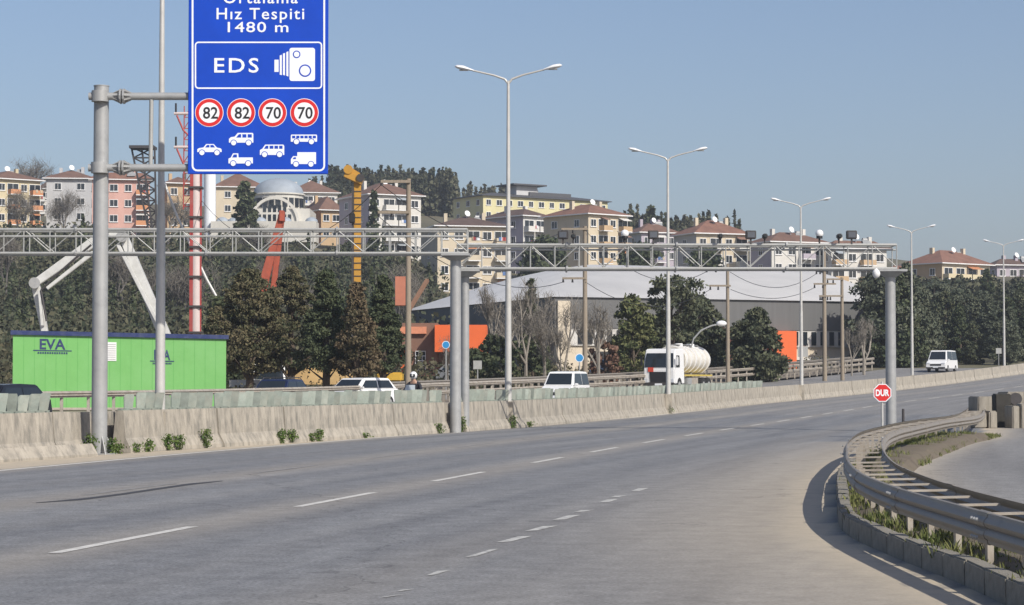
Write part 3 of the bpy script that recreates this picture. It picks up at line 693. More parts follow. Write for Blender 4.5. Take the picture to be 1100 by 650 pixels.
# devices on the gantry
def flood(px, lb):
    x = PX(px, GY2); z = PZ(263, GY2); r = thing('floodlight', lb, 'camera', (x, GY2, z), R(random.uniform(-6, 6)), 'square flash units on the gantry')
    MB().box((0, -.02, .17), (.05, .05, .3)).build('bracket', iron, r, local=True)
    h = MB().box((0, 0, .32), (.33, .2, .27)).build('housing', iron, r, local=True, bevel=.02); MB().box((0, -.106, .32), (.23, .012, .18)).build('lens', mat('flash_lens', (.10, .11, .13), .15), h, local=True)
def dome(px, lb):
    x = PX(px, GY2); z = PZ(263, GY2); r = thing('dome_camera', lb, 'camera', (x, GY2, z), 0, 'white dome cameras on the gantry')
    MB().tube((0, 0, .0), (0, 0, .22), .03, .03, 8).build('bracket', iron, r, local=True)
    MB().tube((0, 0, .2), (0, 0, .3), .1, .1, 12).build('collar', blackm, r, local=True); MB().ball((0, 0, .36), .13).build('dome', whitepaint, r, local=True, smooth=True)
def bullet(px, lb):
    x = PX(px, GY2); z = PZ(263, GY2); r = thing('traffic_camera', lb, 'camera', (x, GY2, z), 0, 'dark traffic cameras on the gantry')
    MB().tube((0, 0, 0), (0, 0, .2), .025, .025, 8).build('bracket', iron, r, local=True)
    b = MB().box((0, -.08, .27), (.15, .4, .15)).build('housing', iron, r, local=True, bevel=.03); MB().tube((0, -.285, .27), (0, -.3, .27), .05, .05, 10).build('lens', glass, b, local=True)
flood(605, 'square flash unit leftmost on the gantry, in front of the cream apartment block'); flood(702, 'square flash unit on the gantry left of the third lamp post')
flood(807, 'square flash unit on the gantry between the two brown roofs'); flood(915.5, 'large square flash unit on the gantry near its right end')
bullet(616, 'dark traffic camera beside the leftmost flash unit'); bullet(774, 'dark traffic camera left of the middle flash unit'); bullet(822, 'dark traffic camera just right of the middle flash unit'); bullet(902, 'dark traffic camera left of the right flash unit')
dome(671.5, 'white dome camera on the gantry left of the third lamp post'); dome(881, 'white dome camera on the gantry right of the fourth lamp post'); 
r = thing('dome_camera', 'white dome camera hanging under the right end of the gantry', 'camera', (PX(942, GY2), GY2, PZ(288, GY2)))
MB().tube((0, 0, 0), (0, 0, -.12), .05, .05, 10).build('bracket', whitepaint, r, local=True); MB().ball((0, 0, -.17), .13, (1, 1, 1.2)).build('dome', whitepaint, r, local=True, smooth=True)

# stop sign
DY = 64.
x = PX(947.5, DY)
r = thing('stop_sign', 'red octagonal stop sign reading DUR on a thin pale post by the guard rail', 'stop sign', (x, DY, 0))
MB().tube((0, 0, 0), (0, 0, PZ(410, DY)), .035, .035, 10).build('post', polepaint, r, local=True)
def octo(rad, y, d=.004): return [(rad*math.cos(PI/8+i*PI/4), y, PZ(422, DY)+rad*math.sin(PI/8+i*PI/4)) for i in range(8)]
pl = MB(); pl.prism(octo(.275, -.06), (0, .02, 0)); pl.cur = 1; pl.prism(octo(.25, -.0635), (0, .003, 0)); pl = pl.build('plate', [white, red], r, local=True)
mb = MB(); add_text(mb, 'DUR', .2, 0, PZ(422, DY)-.085, -.068, bold=.008, width=.39, height=.18, extrude=.002); mb.build('lettering', white, pl, local=True)
# delineator post
r = tag(MB().tube((0, 0, -.05), (0, 0, .75), .045, .04, 10).build('marker_post', iron), 'thin black marker post right of the gantry column by the road edge', 'post'); r.location = (PX(970, 70), 70., 0)

# ------------------------------------------------------------------ concrete blocks at the right
def block(px0, px1, pyt, pyb, D, dep, lb, rz=0.):
    a = P(px0, pyb, D); b = P(px1, pyt, D)
    mb = MB(); mb.box((0, 0, (b.z-a.z)/2), (b.x-a.x, dep, b.z-a.z)); o = mb.build('concrete_block', conc2, bevel=.035)
    for v in o.data.vertices: v.co.x += random.uniform(-.012, .012); v.co.z += random.uniform(-.012, .012)
    o.location = ((a.x+b.x)/2, D+dep/2, a.z); o.rotation_euler = (0, 0, rz); return tag(o, lb, 'concrete block', 'concrete blocks beside the side road')
block(1045, 1059, 443, 460, 76.8, .8, 'low weathered concrete block standing leftmost in the row beside the side road', .1)
block(1061, 1069.5, 441.5, 461, 76.8, .8, 'narrow low concrete block left of the dark gap beside the side road', .15)
block(1049, 1066, 426, 443, 80, 1.2, 'tall pale concrete block behind the two low blocks left of the dark gap', .1)
block(1086, 1094, 436, 461.5, 76.8, .8, 'narrow concrete block right of the dark gap beside the side road', .15)
block(1097, 1120, 434, 462, 76.8, .8, 'concrete block cut by the right edge of the view at the side road')
block(1080.5, 1101, 421, 437, 80, 1.2, 'high pale concrete block with a round mark, right of the dark gap', .1)
block(1069.5, 1086, 423, 461, 78.2, .6, 'recessed concrete block coloured near black as the shadow inside the gap').data.materials[0] = mat('gap_shadow_dark', (.045, .042, .036), .9, 0, .3, 2)  # near-black base colour paints in the shadow of the gap
block(1024, 1046, 446, 460, 79.5, .6, 'low dark concrete block in shadow at the left end of the row', .1)
o = MB().tube((0, 0, 0), (0, -.05, 0), .22, .22, 20).build('tyre_disc', iron); o.location = P(1091, 428.5, 79.9); tag(o, 'round dark disc fixed on the high concrete block at the right', 'disc')

# ------------------------------------------------------------------ far guard rail of the opposite carriageway
fr = thing('guard_rail', 'long pale two row guard rail along the far side of the opposite carriageway', 'guard rail', (FR(150), 150, G(150)))
def wp(z0): return [(u, z+z0) for u, z in W]+[(u-.012, z+z0) for u, z in reversed(W)]
mb = MB(); mb.sweep(along(FR, 60, 222, 2.), wp(1.02), closed=True); mb.build('upper_beam', postm, fr, smooth=True)
mb = MB(); mb.sweep(along(FR, 124, 222, 2.), wp(.58), closed=True); mb.build('lower_beam', postm, fr, smooth=True)
Y = 61; 
mb = MB()
while Y < 222: mb.box((FR(Y)-.08, Y, G(Y)+.6), (.10, .12, 1.2)); Y += 2.2
p_ = mb.build('post', postm, fr); p_['kind'] = 'stuff'
# second, farther parapet
c2 = lambda Y: FR(Y)-2.2
fr2 = thing('parapet_rail', 'low dark railing with many short posts behind the far guard rail', 'railing', (c2(150), 150, G(150)))
mb = MB(); mb.sweep(along(c2, 118, 222, 2.), wp(1.1), closed=True); mb.build('beam', railm, fr2, smooth=True)
mb = MB(); Y = 118
while Y < 222: mb.box((c2(Y), Y, G(Y)+.5), (.14, .16, 1.1)); Y += 1.25
p_ = mb.build('post', railm, fr2); p_['kind'] = 'stuff'
mb = MB(); n = 40
for i in range(n):
    pass
# yard: dusty works yard behind the rail
yard = MB(); vs = []; Ys = [70+4*i for i in range(40)]
for Y in Ys:
    for u in range(9): X = FR(Y)-1.-u*u*1.2; vs.append((X, Y, T(X, Y)+.0 if Y >= 150 else G(Y)))
yard.add(vs, [(j*9+i, j*9+i+1, (j+1)*9+i+1, (j+1)*9+i) for j in range(len(Ys)-1) for i in range(8)])
struct(yard.build('works_yard', mat('yard_gravel', (.24, .20, .15), .95, 0, .25, .6, .2, 6, dirt=(.14, .13, .11), dscale=.4), smooth=True))

# ------------------------------------------------------------------ green site container
green = mat('green_cladding', (.165, .43, .12), .5, 0, .04, 1, dirt=(.20, .43, .16), dscale=.5, damt=.5)
navy = mat('navy_trim', (.015, .03, .12), .5, 0, .08, 3, dirt=(.10, .12, .18), dscale=2)
a = P(14, 357, 112); b = P(243, 362, 114); a.z = .25; b.z = .25
ct = thing('site_container', 'long bright green site container with navy roof edge and EVA lettering', 'container', (a.x, a.y, .0))
ex = Vector((b.x-a.x, b.y-a.y, 0)); LC = ex.length; ex.normalize(); ey = Vector((-ex.y, ex.x, 0)); HT = PZ(357, 112)
def CQ(x, y, z): return a*1+ex*x+ey*y+Vector((0, 0, z-.25-.19*x/LC*z/4))
def cbox(mb, x0, x1, y0_, y1_, z0, z1):
    vs = [CQ(x, y, z) for x in (x0, x1) for y in (y0_, y1_) for z in (z0, z1)]
    mb.add(vs, [(0, 1, 3, 2), (4, 6, 7, 5), (0, 4, 5, 1), (2, 3, 7, 6), (0, 2, 6, 4), (1, 5, 7, 3)])
mb = MB(); cbox(mb, 0, LC, 0, 2.6, .3, HT-.12); wall = mb.build('wall', green, ct)
mb = MB()
for i in range(1, 20): cbox(mb, LC*i/20-.006, LC*i/20+.006, -.006, 0.01, .3, HT-.12)
mb.build('panel_seam', mat('green_seam', (.07, .33, .06), .6), wall)
mb = MB(); cbox(mb, -.12, LC+.12, -.12, 2.72, HT-.12, HT+.10); mb.build('roof', navy, ct)
mb = MB(); cbox(mb, 0, LC, -.01, 2.6, .18, .3); mb.build('skid', postm, ct)
def ctext(body, px, py, wpx, hpx, nm):
    me = text_mesh(body, 1., extrude=.006, bold=.02); vs = [v.co.copy() for v in me.vertices]; X0 = min(v.x for v in vs); X1 = max(v.x for v in vs); Z1 = max(v.y for v in vs)
    t = (px-14)/(243-14); x = LC*t*1.0; D = 112+2*t; z = PZ(py, D); wd = wpx*D/F; ht = hpx*D/F
    mb = MB(); mb.add([CQ(x+((v.x-X0)/(X1-X0)-.5)*wd, -.012-v.z, z+v.y/Z1*ht) for v in vs], [tuple(p.vertices) for p in me.polygons])
    cbox(mb, x-wd*.75, x+wd*.75, -.018, -.006, z-.10, z-.05)
    for i in range(13): cbox(mb, x-wd*.58+i*wd*.092, x-wd*.58+i*wd*.092+wd*.06, -.018, -.006, z-.24, z-.15)
    mb.build(nm, navy, wall)
ctext('EVA', 56, 374.5, 27, 11, 'lettering'); ctext('EVA', 173.5, 384.5, 17, 11, 'lettering')
for i, px in enumerate((119,)):
    t = (px-14)/229; x = LC*t; mb = MB(); z0 = PZ(386.5, 113); z1 = PZ(366, 113); cbox(mb, x-.24, x+.24, -.03, .01, z0, z1)
    for k in range(8): mb.cur = 1; cbox(mb, x-.2, x+.2, -.036, -.02, z0+.07+k*(z1-z0-.1)/8, z0+.10+k*(z1-z0-.1)/8)
    mb.build('window', [whitepaint, galv], wall)

# ------------------------------------------------------------------ vehicles on the opposite carriageway
def heading(D): return -math.atan(slope(M, D))
def side_prism(mb, prof, w0, w1=None):
    """prof (y,z) side outline extruded across the width; w1 narrows the points whose z is highest"""
    zs = [p[1] for p in prof]; z0, z1 = min(zs), max(zs); w1 = w1 or w0
    L_ = []; 
    for sgn in (-1, 1):
        for y, z in prof: t = (z-z0)/(z1-z0); L_.append((sgn*(w0+(w1-w0)*t)/2, y, z))
    n = len(prof); mb.add(L_, [tuple(range(n)), tuple(range(2*n-1, n-1, -1))]+[(i, (i+1) % n, n+(i+1) % n, n+i) for i in range(n)])
def car(name, label, cat, px, D, paint, L_=4.4, W_=1.8, H=1.5, belt=.92, hood=.88, nose=.62, wb=(-.28, -.12, .34, .46), rz=None, dz=0., rails=False, group='vehicles on the opposite carriageway', z=None):
    """front faces -Y; wb = windscreen base, roof front, roof rear, rear base as fractions of the length"""
    X = PX(px, D); r = thing(name, label, cat, (X, D, G(D)+.012+OZ(D) if z is None else z), heading(D) if rz is None else rz, group)
    f = -L_/2; q = L_/2
    mb = MB(); side_prism(mb, [(f, .28), (f, nose), (f+.12, nose+.12), (f+L_*(wb[0]+.5), hood), (q-.06, belt), (q, .6), (q, .28)], W_, W_*.95)
    body = mb.build('body', paint, r, local=True, bevel=.05)
    a0, a1, a2, a3 = [L_*t for t in wb]
    cab = MB(); side_prism(cab, [(a0, hood-.02), (a1, H-.04), ((a1+a2)/2, H), (a2, H-.03), (a3, belt-.02)], W_*.94, W_*.78)
    cb = cab.build('cabin', paint, r, local=True, bevel=.04)
    def wz(y, z): t = (z-hood)/(H-hood); return (W_*.94+(W_*.78-W_*.94)*t)/2
    # windscreen
    t0, t1 = .10, .88
    def ws(t): return (a0+(a1-a0)*t, hood-.02+(H-.04-hood+.02)*t)
    y0_, z0_ = ws(t0); y1_, z1_ = ws(t1); n = Vector((0, -(z1_-z0_), y1_-y0_)).normalized()
    if n.y > 0: n = -n
    o = n*.012; hw0 = wz(0, z0_)-.10; hw1 = wz(0, z1_)-.09
    g = MB(); g.prism([Vector((-hw0, y0_, z0_))+o, Vector((hw0, y0_, z0_))+o, Vector((hw1, y1_, z1_))+o, Vector((-hw1, y1_, z1_))+o], -n*.03); g.build('windscreen', glass, cb, local=True)
    # side windows
    for s in (-1, 1):
        m1 = (a1+a2)/2
        for (p, u0, u1) in ((0, a0+.42*(a1-a0)+.08, m1-.04), (1, m1+.04, a2+.02)):
            zl = hood+.06; zh = H-.13
            yl0 = u0 if p == 0 else u0; yh0 = max(u0, a1+.10) if p == 0 else u0; yh1 = u1 if p == 0 else min(u1, a2-.04); yl1 = u1 if p == 0 else a2+(a3-a2)*.45
            xl = wz(0, zl)+.008; xh = wz(0, zh)+.008
            g = MB(); g.prism([(s*xl, yl0, zl), (s*xl, yl1, zl), (s*xh, yh1, zh), (s*xh, yh0, zh)], (-s*.03, 0, 0)); g.build('side_window', glass, cb, local=True)
        MB().box((s*(W_/2+.09), a0+.25, hood+.06), (.2, .1, .15)).build('mirror', blackm if s < 0 else paint, r, local=True, bevel=.03)
        h = MB(); h.box((s*(W_/2-.26), f+.035, nose+.02), (.38, .1, .15)); h.build('headlight', mat('headlight_lens', (.55, .57, .6), .15), r, local=True, bevel=.03)
        for yy in (f+L_*.19, q-L_*.2):
            w_ = MB(); w_.tube((s*(W_/2-.2), yy, .31), (s*(W_/2+.01), yy, .31), .32, .32, 20); wo_ = w_.build('wheel', rubber, r, local=True, smooth=True)
            MB().tube((s*(W_/2-.02), yy, .31), (s*(W_/2+.02), yy, .31), .19, .17, 14).build('rim', galv, wo_, local=True)
        if rails: MB().path([(s*W_*.36, a1+.1, H-.02), (s*W_*.36, a1+.2, H+.06), (s*W_*.36, a2-.2, H+.06), (s*W_*.36, a2-.05, H-.02)], .022, 6).build('roof_rail', iron, r, local=True)
    g = MB(); g.box((0, f-.005, nose-.10), (W_*.55, .05, .16)); g.build('grille', blackm, r, local=True, bevel=.015)
    g = MB(); g.box((0, f-.02, .36), (W_*.94, .1, .14)); g.build('bumper', blackm, r, local=True, bevel=.02)
    g = MB(); g.box((0, f-.075, .43), (.5, .012, .11)); g.build('number_plate', white, r, local=True)
    if rails:
        for yy in (a1+.4, a2-.4): MB().tube((-W_*.36, yy, H+.07), (W_*.36, yy, H+.07), .022, .022, 6).build('cross_bar', iron, r, local=True)
    return r
darkblue = mat('dark_blue_paint', (.012, .02, .06), .25, 0, .05, 2)
blackp = mat('black_paint', (.012, .013, .018), .2, 0, .05, 2)
car('suv', 'dark blue car with roof rails seen over the barrier in front of the brown trees', 'car', 299, 110, darkblue, 4.3, 1.8, 1.52, .96, .91, .68, rails=True)
car('parked_car', 'white car with dark windscreen seen over the barrier before the brown trees', 'car', 386, 114, whitepaint, 4.4, 1.84, 1.56, 1.0, .98, .7, rz=-.62)
car('car', 'black car roof and bonnet seen over the barrier at the left edge', 'car', -8, 72, blackp, 4.6, 1.85, 1.42, .95, .9, .7)
car('minivan', 'white minivan seen over the barrier, nearest to the second lamp post', 'van', 607, 124, whitepaint, 4.3, 1.8, 1.85, 1.12, 1.05, .72, wb=(-.33, -.17, .46, .49))
car('minibus', 'white minibus driving down the far right of the opposite carriageway', 'van', 1012, 217, whitepaint, 5.2, 1.95, 2.08, 1.2, 1.08, .75, wb=(-.38, -.25, .47, .495))
# tanker truck
D = 160.; r = thing('tanker_truck', 'white tanker truck with ribbed cream tank and red placard on its cab', 'truck', (PX(708, D), D, G(D)+.01), heading(D)-.02, 'vehicles on the opposite carriageway')
SC = .93
mb = MB(); side_prism(mb, [(0, .55), (-.02, 1.6), (.10, 2.35), (.35, 3.05), (1.2, 3.1), (2.1, 3.1), (2.1, .55)], 2.4, 2.28); cabin = mb.build('cab', whitepaint, r, local=True, bevel=.07)
g = MB(); g.prism([(-1.10, -.03, 1.74), (1.10, -.03, 1.74), (1.06, .07, 2.36), (-1.06, .07, 2.36)], (0, .05, 0)); g.prism([(-1.06, .07, 2.36), (1.06, .07, 2.36), (1.0, .20, 2.76), (-1.0, .20, 2.76)], (0, .05, 0))
g.build('windscreen', glass, cabin, local=True)
mb = MB(); mb.prism([(-.66, -.05, .66), (.66, -.05, .66), (.72, -.05, 1.42), (-.72, -.05, 1.42)], (0, .05, 0)); mb.build('grille', blackm, cabin, local=True)
mb = MB(); mb.box((0, -.02, .5), (2.35, .22, .34)); mb.build('bumper', iron, r, local=True, bevel=.05)
MB().box((0, -.14, .52), (.55, .015, .14)).build('number_plate', white, r, local=True)
MB().box((-.62, -.06, 1.58), (.42, .02, .32)).build('placard', mat('placard_orange_red', (.55, .06, .03), .5), cabin, local=True)
for s in (-1, 1):
    MB().box((s*.98, -.06, .78), (.30, .08, .30)).build('headlight', mat('headlight_lens', (.55, .57, .6), .15), cabin, local=True, bevel=.03)
    MB().box((s*1.36, .05, 2.2), (.16, .12, .62)).build('mirror', whitepaint if s > 0 else blackm, cabin, local=True, bevel=.03)
    MB().prism([(s*1.185, .3, 1.75), (s*1.185, 1.05, 1.75), (s*1.155, 1.05, 2.6), (s*1.155, .42, 2.6)], (s*.02, 0, 0)).build('side_window', glass, cabin, local=True)
    for yy in (1.0, 6.4, 7.6):
        wh = MB().tube((s*.85, yy, .5), (s*1.2, yy, .5), .5, .5, 24).build('wheel', rubber, r, local=True, smooth=True)
        MB().tube((s*1.15, yy, .5), (s*1.215, yy, .5), .28, .22, 16).build('rim', galv, wh, local=True)
    mb = MB(); mb.box((s*1.05, 4.6, .75), (.08, 1.6, .5)); mb.build('side_guard', postm, r, local=True)
mb = MB(); mb.sweep([Vector((0, 2.5, 0)), Vector((0, 8.2, 0))], [(1.13*math.cos(2*PI*i/28), 2.32+.98*math.sin(2*PI*i/28)) for i in range(28)], closed=True); tank = mb.build('tank', cream_tank, r, local=True, smooth=True)
for i in range(6):
    y = 2.8+i*1.02; mb = MB(); mb.sweep([Vector((0, y-.06, 0)), Vector((0, y+.06, 0))], [(1.19*math.cos(2*PI*k/28), 2.32+1.04*math.sin(2*PI*k/28)) for k in range(28)], closed=True); mb.build('rib', whitepaint, tank, local=True)
for y in (4.2, 6.8): MB().tube((0, y, 3.25), (0, y, 3.52), .32, .3, 16).build('manhole', whitepaint, tank, local=True)
MB().box((0, 5.4, 3.42), (.5, 5.0, .05)).build('walkway', galv, tank, local=True)
MB().box((0, 5.4, 1.18), (2.3, 6.2, .12)).build('fender_board', mat('tank_yellow', (.5, .38, .08), .6), r, local=True)
MB().box((0, 4.6, .9), (.9, 8., .28)).build('chassis', iron, r, local=True)
MB().box((.95, 3.4, .75), (.4, 1., .5)).build('fuel_tank', galv, r, local=True, bevel=.05)
# white works truck behind the brown trees
X = PX(289, 146); r = thing('works_truck', 'white cab of a works truck half hidden behind the brown trees', 'truck', (X, 146, G(146)-.35), .2)
mb = MB(); side_prism(mb, [(0, .6), (0, 1.5), (.25, 2.5), (1.8, 2.5), (1.8, .6)], 2.2, 2.1); cb = mb.build('cab', whitepaint, r, local=True, bevel=.07)
MB().prism([(-.95, .02, 1.5), (.95, .02, 1.5), (.9, .20, 2.3), (-.9, .20, 2.3)], (0, -.02, 0)).build('windscreen', glass, cb, local=True)
MB().box((0, 4.0, 1.4), (2.2, 4., 1.1)).build('tipper_body', mat('works_yellow', (.55, .34, .04), .5, 0, .1, 2), r, local=True, bevel=.04)
for s in (-1, 1):
    for yy in (.9, 4.8): MB().tube((s*.8, yy, .48), (s*1.1, yy, .48), .48, .48, 20).build('wheel', rubber, r, local=True)
# parked cars behind the far rail
car('parked_car', 'pale blue parked car behind the far guard rail under the yellow green tree', 'car', 663, 186, mat('pale_blue_paint', (.38, .45, .55), .3), 4.3, 1.75, 1.45, .95, .9, .65, rz=R(75), group='cars parked behind the far rail', z=T(PX(663, 186), 186)+.45)
car('parked_car', 'grey parked car behind the far guard rail right of the orange building', 'car', 500, 170, mat('grey_paint', (.2, .21, .22), .3), 4.3, 1.75, 1.45, .95, .9, .65, rz=R(80), group='cars parked behind the far rail', z=T(PX(500, 170), 170)+.3)
# motorcycle and rider
D = 82.; X = PX(444, D)
mc = thing('motorcycle', 'dark scooter with a tall clear windscreen carrying the rider in a white helmet', 'motorcycle', (X, D, G(D)+OZ(D)), heading(D))
for y in (-.68, .62):
    w_ = MB().tube((-.06, y, .29), (.06, y, .29), .29, .29, 22).build('wheel', rubber, mc, local=True, smooth=True); MB().tube((-.065, y, .29), (.065, y, .29), .16, .16, 14).build('rim', galv, w_, local=True)
mb = MB(); side_prism(mb, [(-.55, .75), (-.42, .98), (-.30, .95), (-.28, .45), (.1, .42), (.15, .75), (.85, .82), (.92, .7), (.5, .4), (-.3, .28)], .42, .36); mb.build('body', darkblue, mc, local=True, bevel=.04)
MB().box((0, .42, .84), (.3, .75, .1)).build('seat', blackm, mc, local=True, bevel=.03)
MB().prism([(-.22, -.5, .98), (.22, -.5, .98), (.17, -.36, 1.38), (-.17, -.36, 1.38)], (0, .012, 0)).build('windscreen', mat('clear_screen', (.45, .5, .52), .1), mc, local=True)
MB().path([(-.36, -.26, 1.06), (-.1, -.36, 1.0), (.1, -.36, 1.0), (.36, -.26, 1.06)], .018, 8).build('handlebar', blackm, mc, local=True)
MB().ball((0, -.57, .88), .09, (1.2, .5, .8)).build('headlight', mat('headlight_lens', (.55, .57, .6), .15), mc, local=True)
MB().tube((0, -.68, .29), (0, -.45, .95), .035, .03, 8).build('fork', galv, mc, local=True)
MB().box((0, .95, 1.0), (.36, .32, .28)).build('top_box', blackm, mc, local=True, bevel=.04)
def skin_person(name, joints, edges, m, parent):
    me = bpy.data.meshes.new(name); me.from_pydata([j[:3] for j in joints], edges, []); o = bpy.data.objects.new(name, me); COL.objects.link(o)
    md = o.modifiers.new('s', 'SKIN'); sv = me.skin_vertices[0].data
    for i, j in enumerate(joints): sv[i].radius = (j[3], j[3] if len(j) < 5 else j[4]); sv[i].use_root = (i == 0)
    o.modifiers.new('u', 'SUBSURF').levels = 1; o.modifiers['u'].render_levels = 1
    dg = bpy.context.evaluated_depsgraph_get(); nm = bpy.data.meshes.new_from_object(o.evaluated_get(dg)); bpy.data.objects.remove(o)
    nm.name = name; nm.materials.clear(); nm.materials.append(m); nm.shade_smooth(); q = bpy.data.objects.new(name, nm); COL.objects.link(q); q.parent = parent; return q
pr = thing('person', 'person in a dark jacket and white helmet riding the scooter over the barrier', 'person', (X, D, G(D)+OZ(D)), heading(D))
jt = [(0, .28, .95, .17, .13), (0, .22, 1.12, .16, .12), (0, .13, 1.33, .19, .12), (0, .09, 1.46, .10, .09), (0, .05, 1.56, .06, .06), (0, .02, 1.68, .095, .11), (0, .02, 1.76, .08, .09)]
ed = [(0, 1), (1, 2), (2, 3), (3, 4), (4, 5), (5, 6)]
for s in (-1, 1):
    k = len(jt); jt += [(s*.20, .10, 1.42, .065), (s*.30, -.02, 1.22, .052), (s*.34, -.20, 1.10, .036), (s*.34, -.27, 1.07, .04)]
    ed += [(3, k), (k, k+1), (k+1, k+2), (k+2, k+3)]
    k = len(jt); jt += [(s*.12, .20, .90, .095), (s*.20, -.20, .82, .072), (s*.17, -.16, .45, .055), (s*.17, -.16, .36, .04), (s*.18, -.32, .33, .04)]
    ed += [(0, k), (k, k+1), (k+1, k+2), (k+2, k+3), (k+3, k+4)]
bd = skin_person('body', jt, ed, mat('skin', (.45, .28, .2), .6), pr)
jk = [(x, y, z, *(a+.012 for a in rr)) for x, y, z, *rr in jt[:4]]
ei = [(0, 1), (1, 2), (2, 3)]
for s, k in ((-1, 7), (1, 16)):
    n = len(jk); jk += [(x, y, z, rr[0]+.012) for x, y, z, *rr in jt[k:k+3]]; ei += [(3, n), (n, n+1), (n+1, n+2)]
skin_person('jacket', jk, ei, mat('dark_jacket', (.02, .022, .03), .8), pr)
tr = [(0, .28, .93, .175, .14)]; ei = []
for k in (11, 20):
    n = len(tr); tr += [(x, y, z, rr[0]+.012) for x, y, z, *rr in jt[k:k+4]]; ei += [(0, n), (n, n+1), (n+1, n+2), (n+2, n+3)]
skin_person('trousers', tr, ei, mat('dark_trousers', (.03, .035, .05), .9), pr)
hm = MB(); hm.ball((0, .02, 1.73), .145, (.95, 1.05, 1.0), 16, 12); hm = hm.build('helmet', whitepaint, pr, local=True, smooth=True)
vz = MB(); vz.sweep([Vector((0, -.0, 0)), Vector((0, .02, 0))], [(0, 0)]*0 or [(-.1, 1.66), (.1, 1.66), (.1, 1.78), (-.1, 1.78)], closed=True)
for i in range(len(vz.v)): vz.v[i] = (vz.v[i][0], vz.v[i][1]-.125, vz.v[i][2])
vz.build('visor', glass, hm, local=True, bevel=.01)

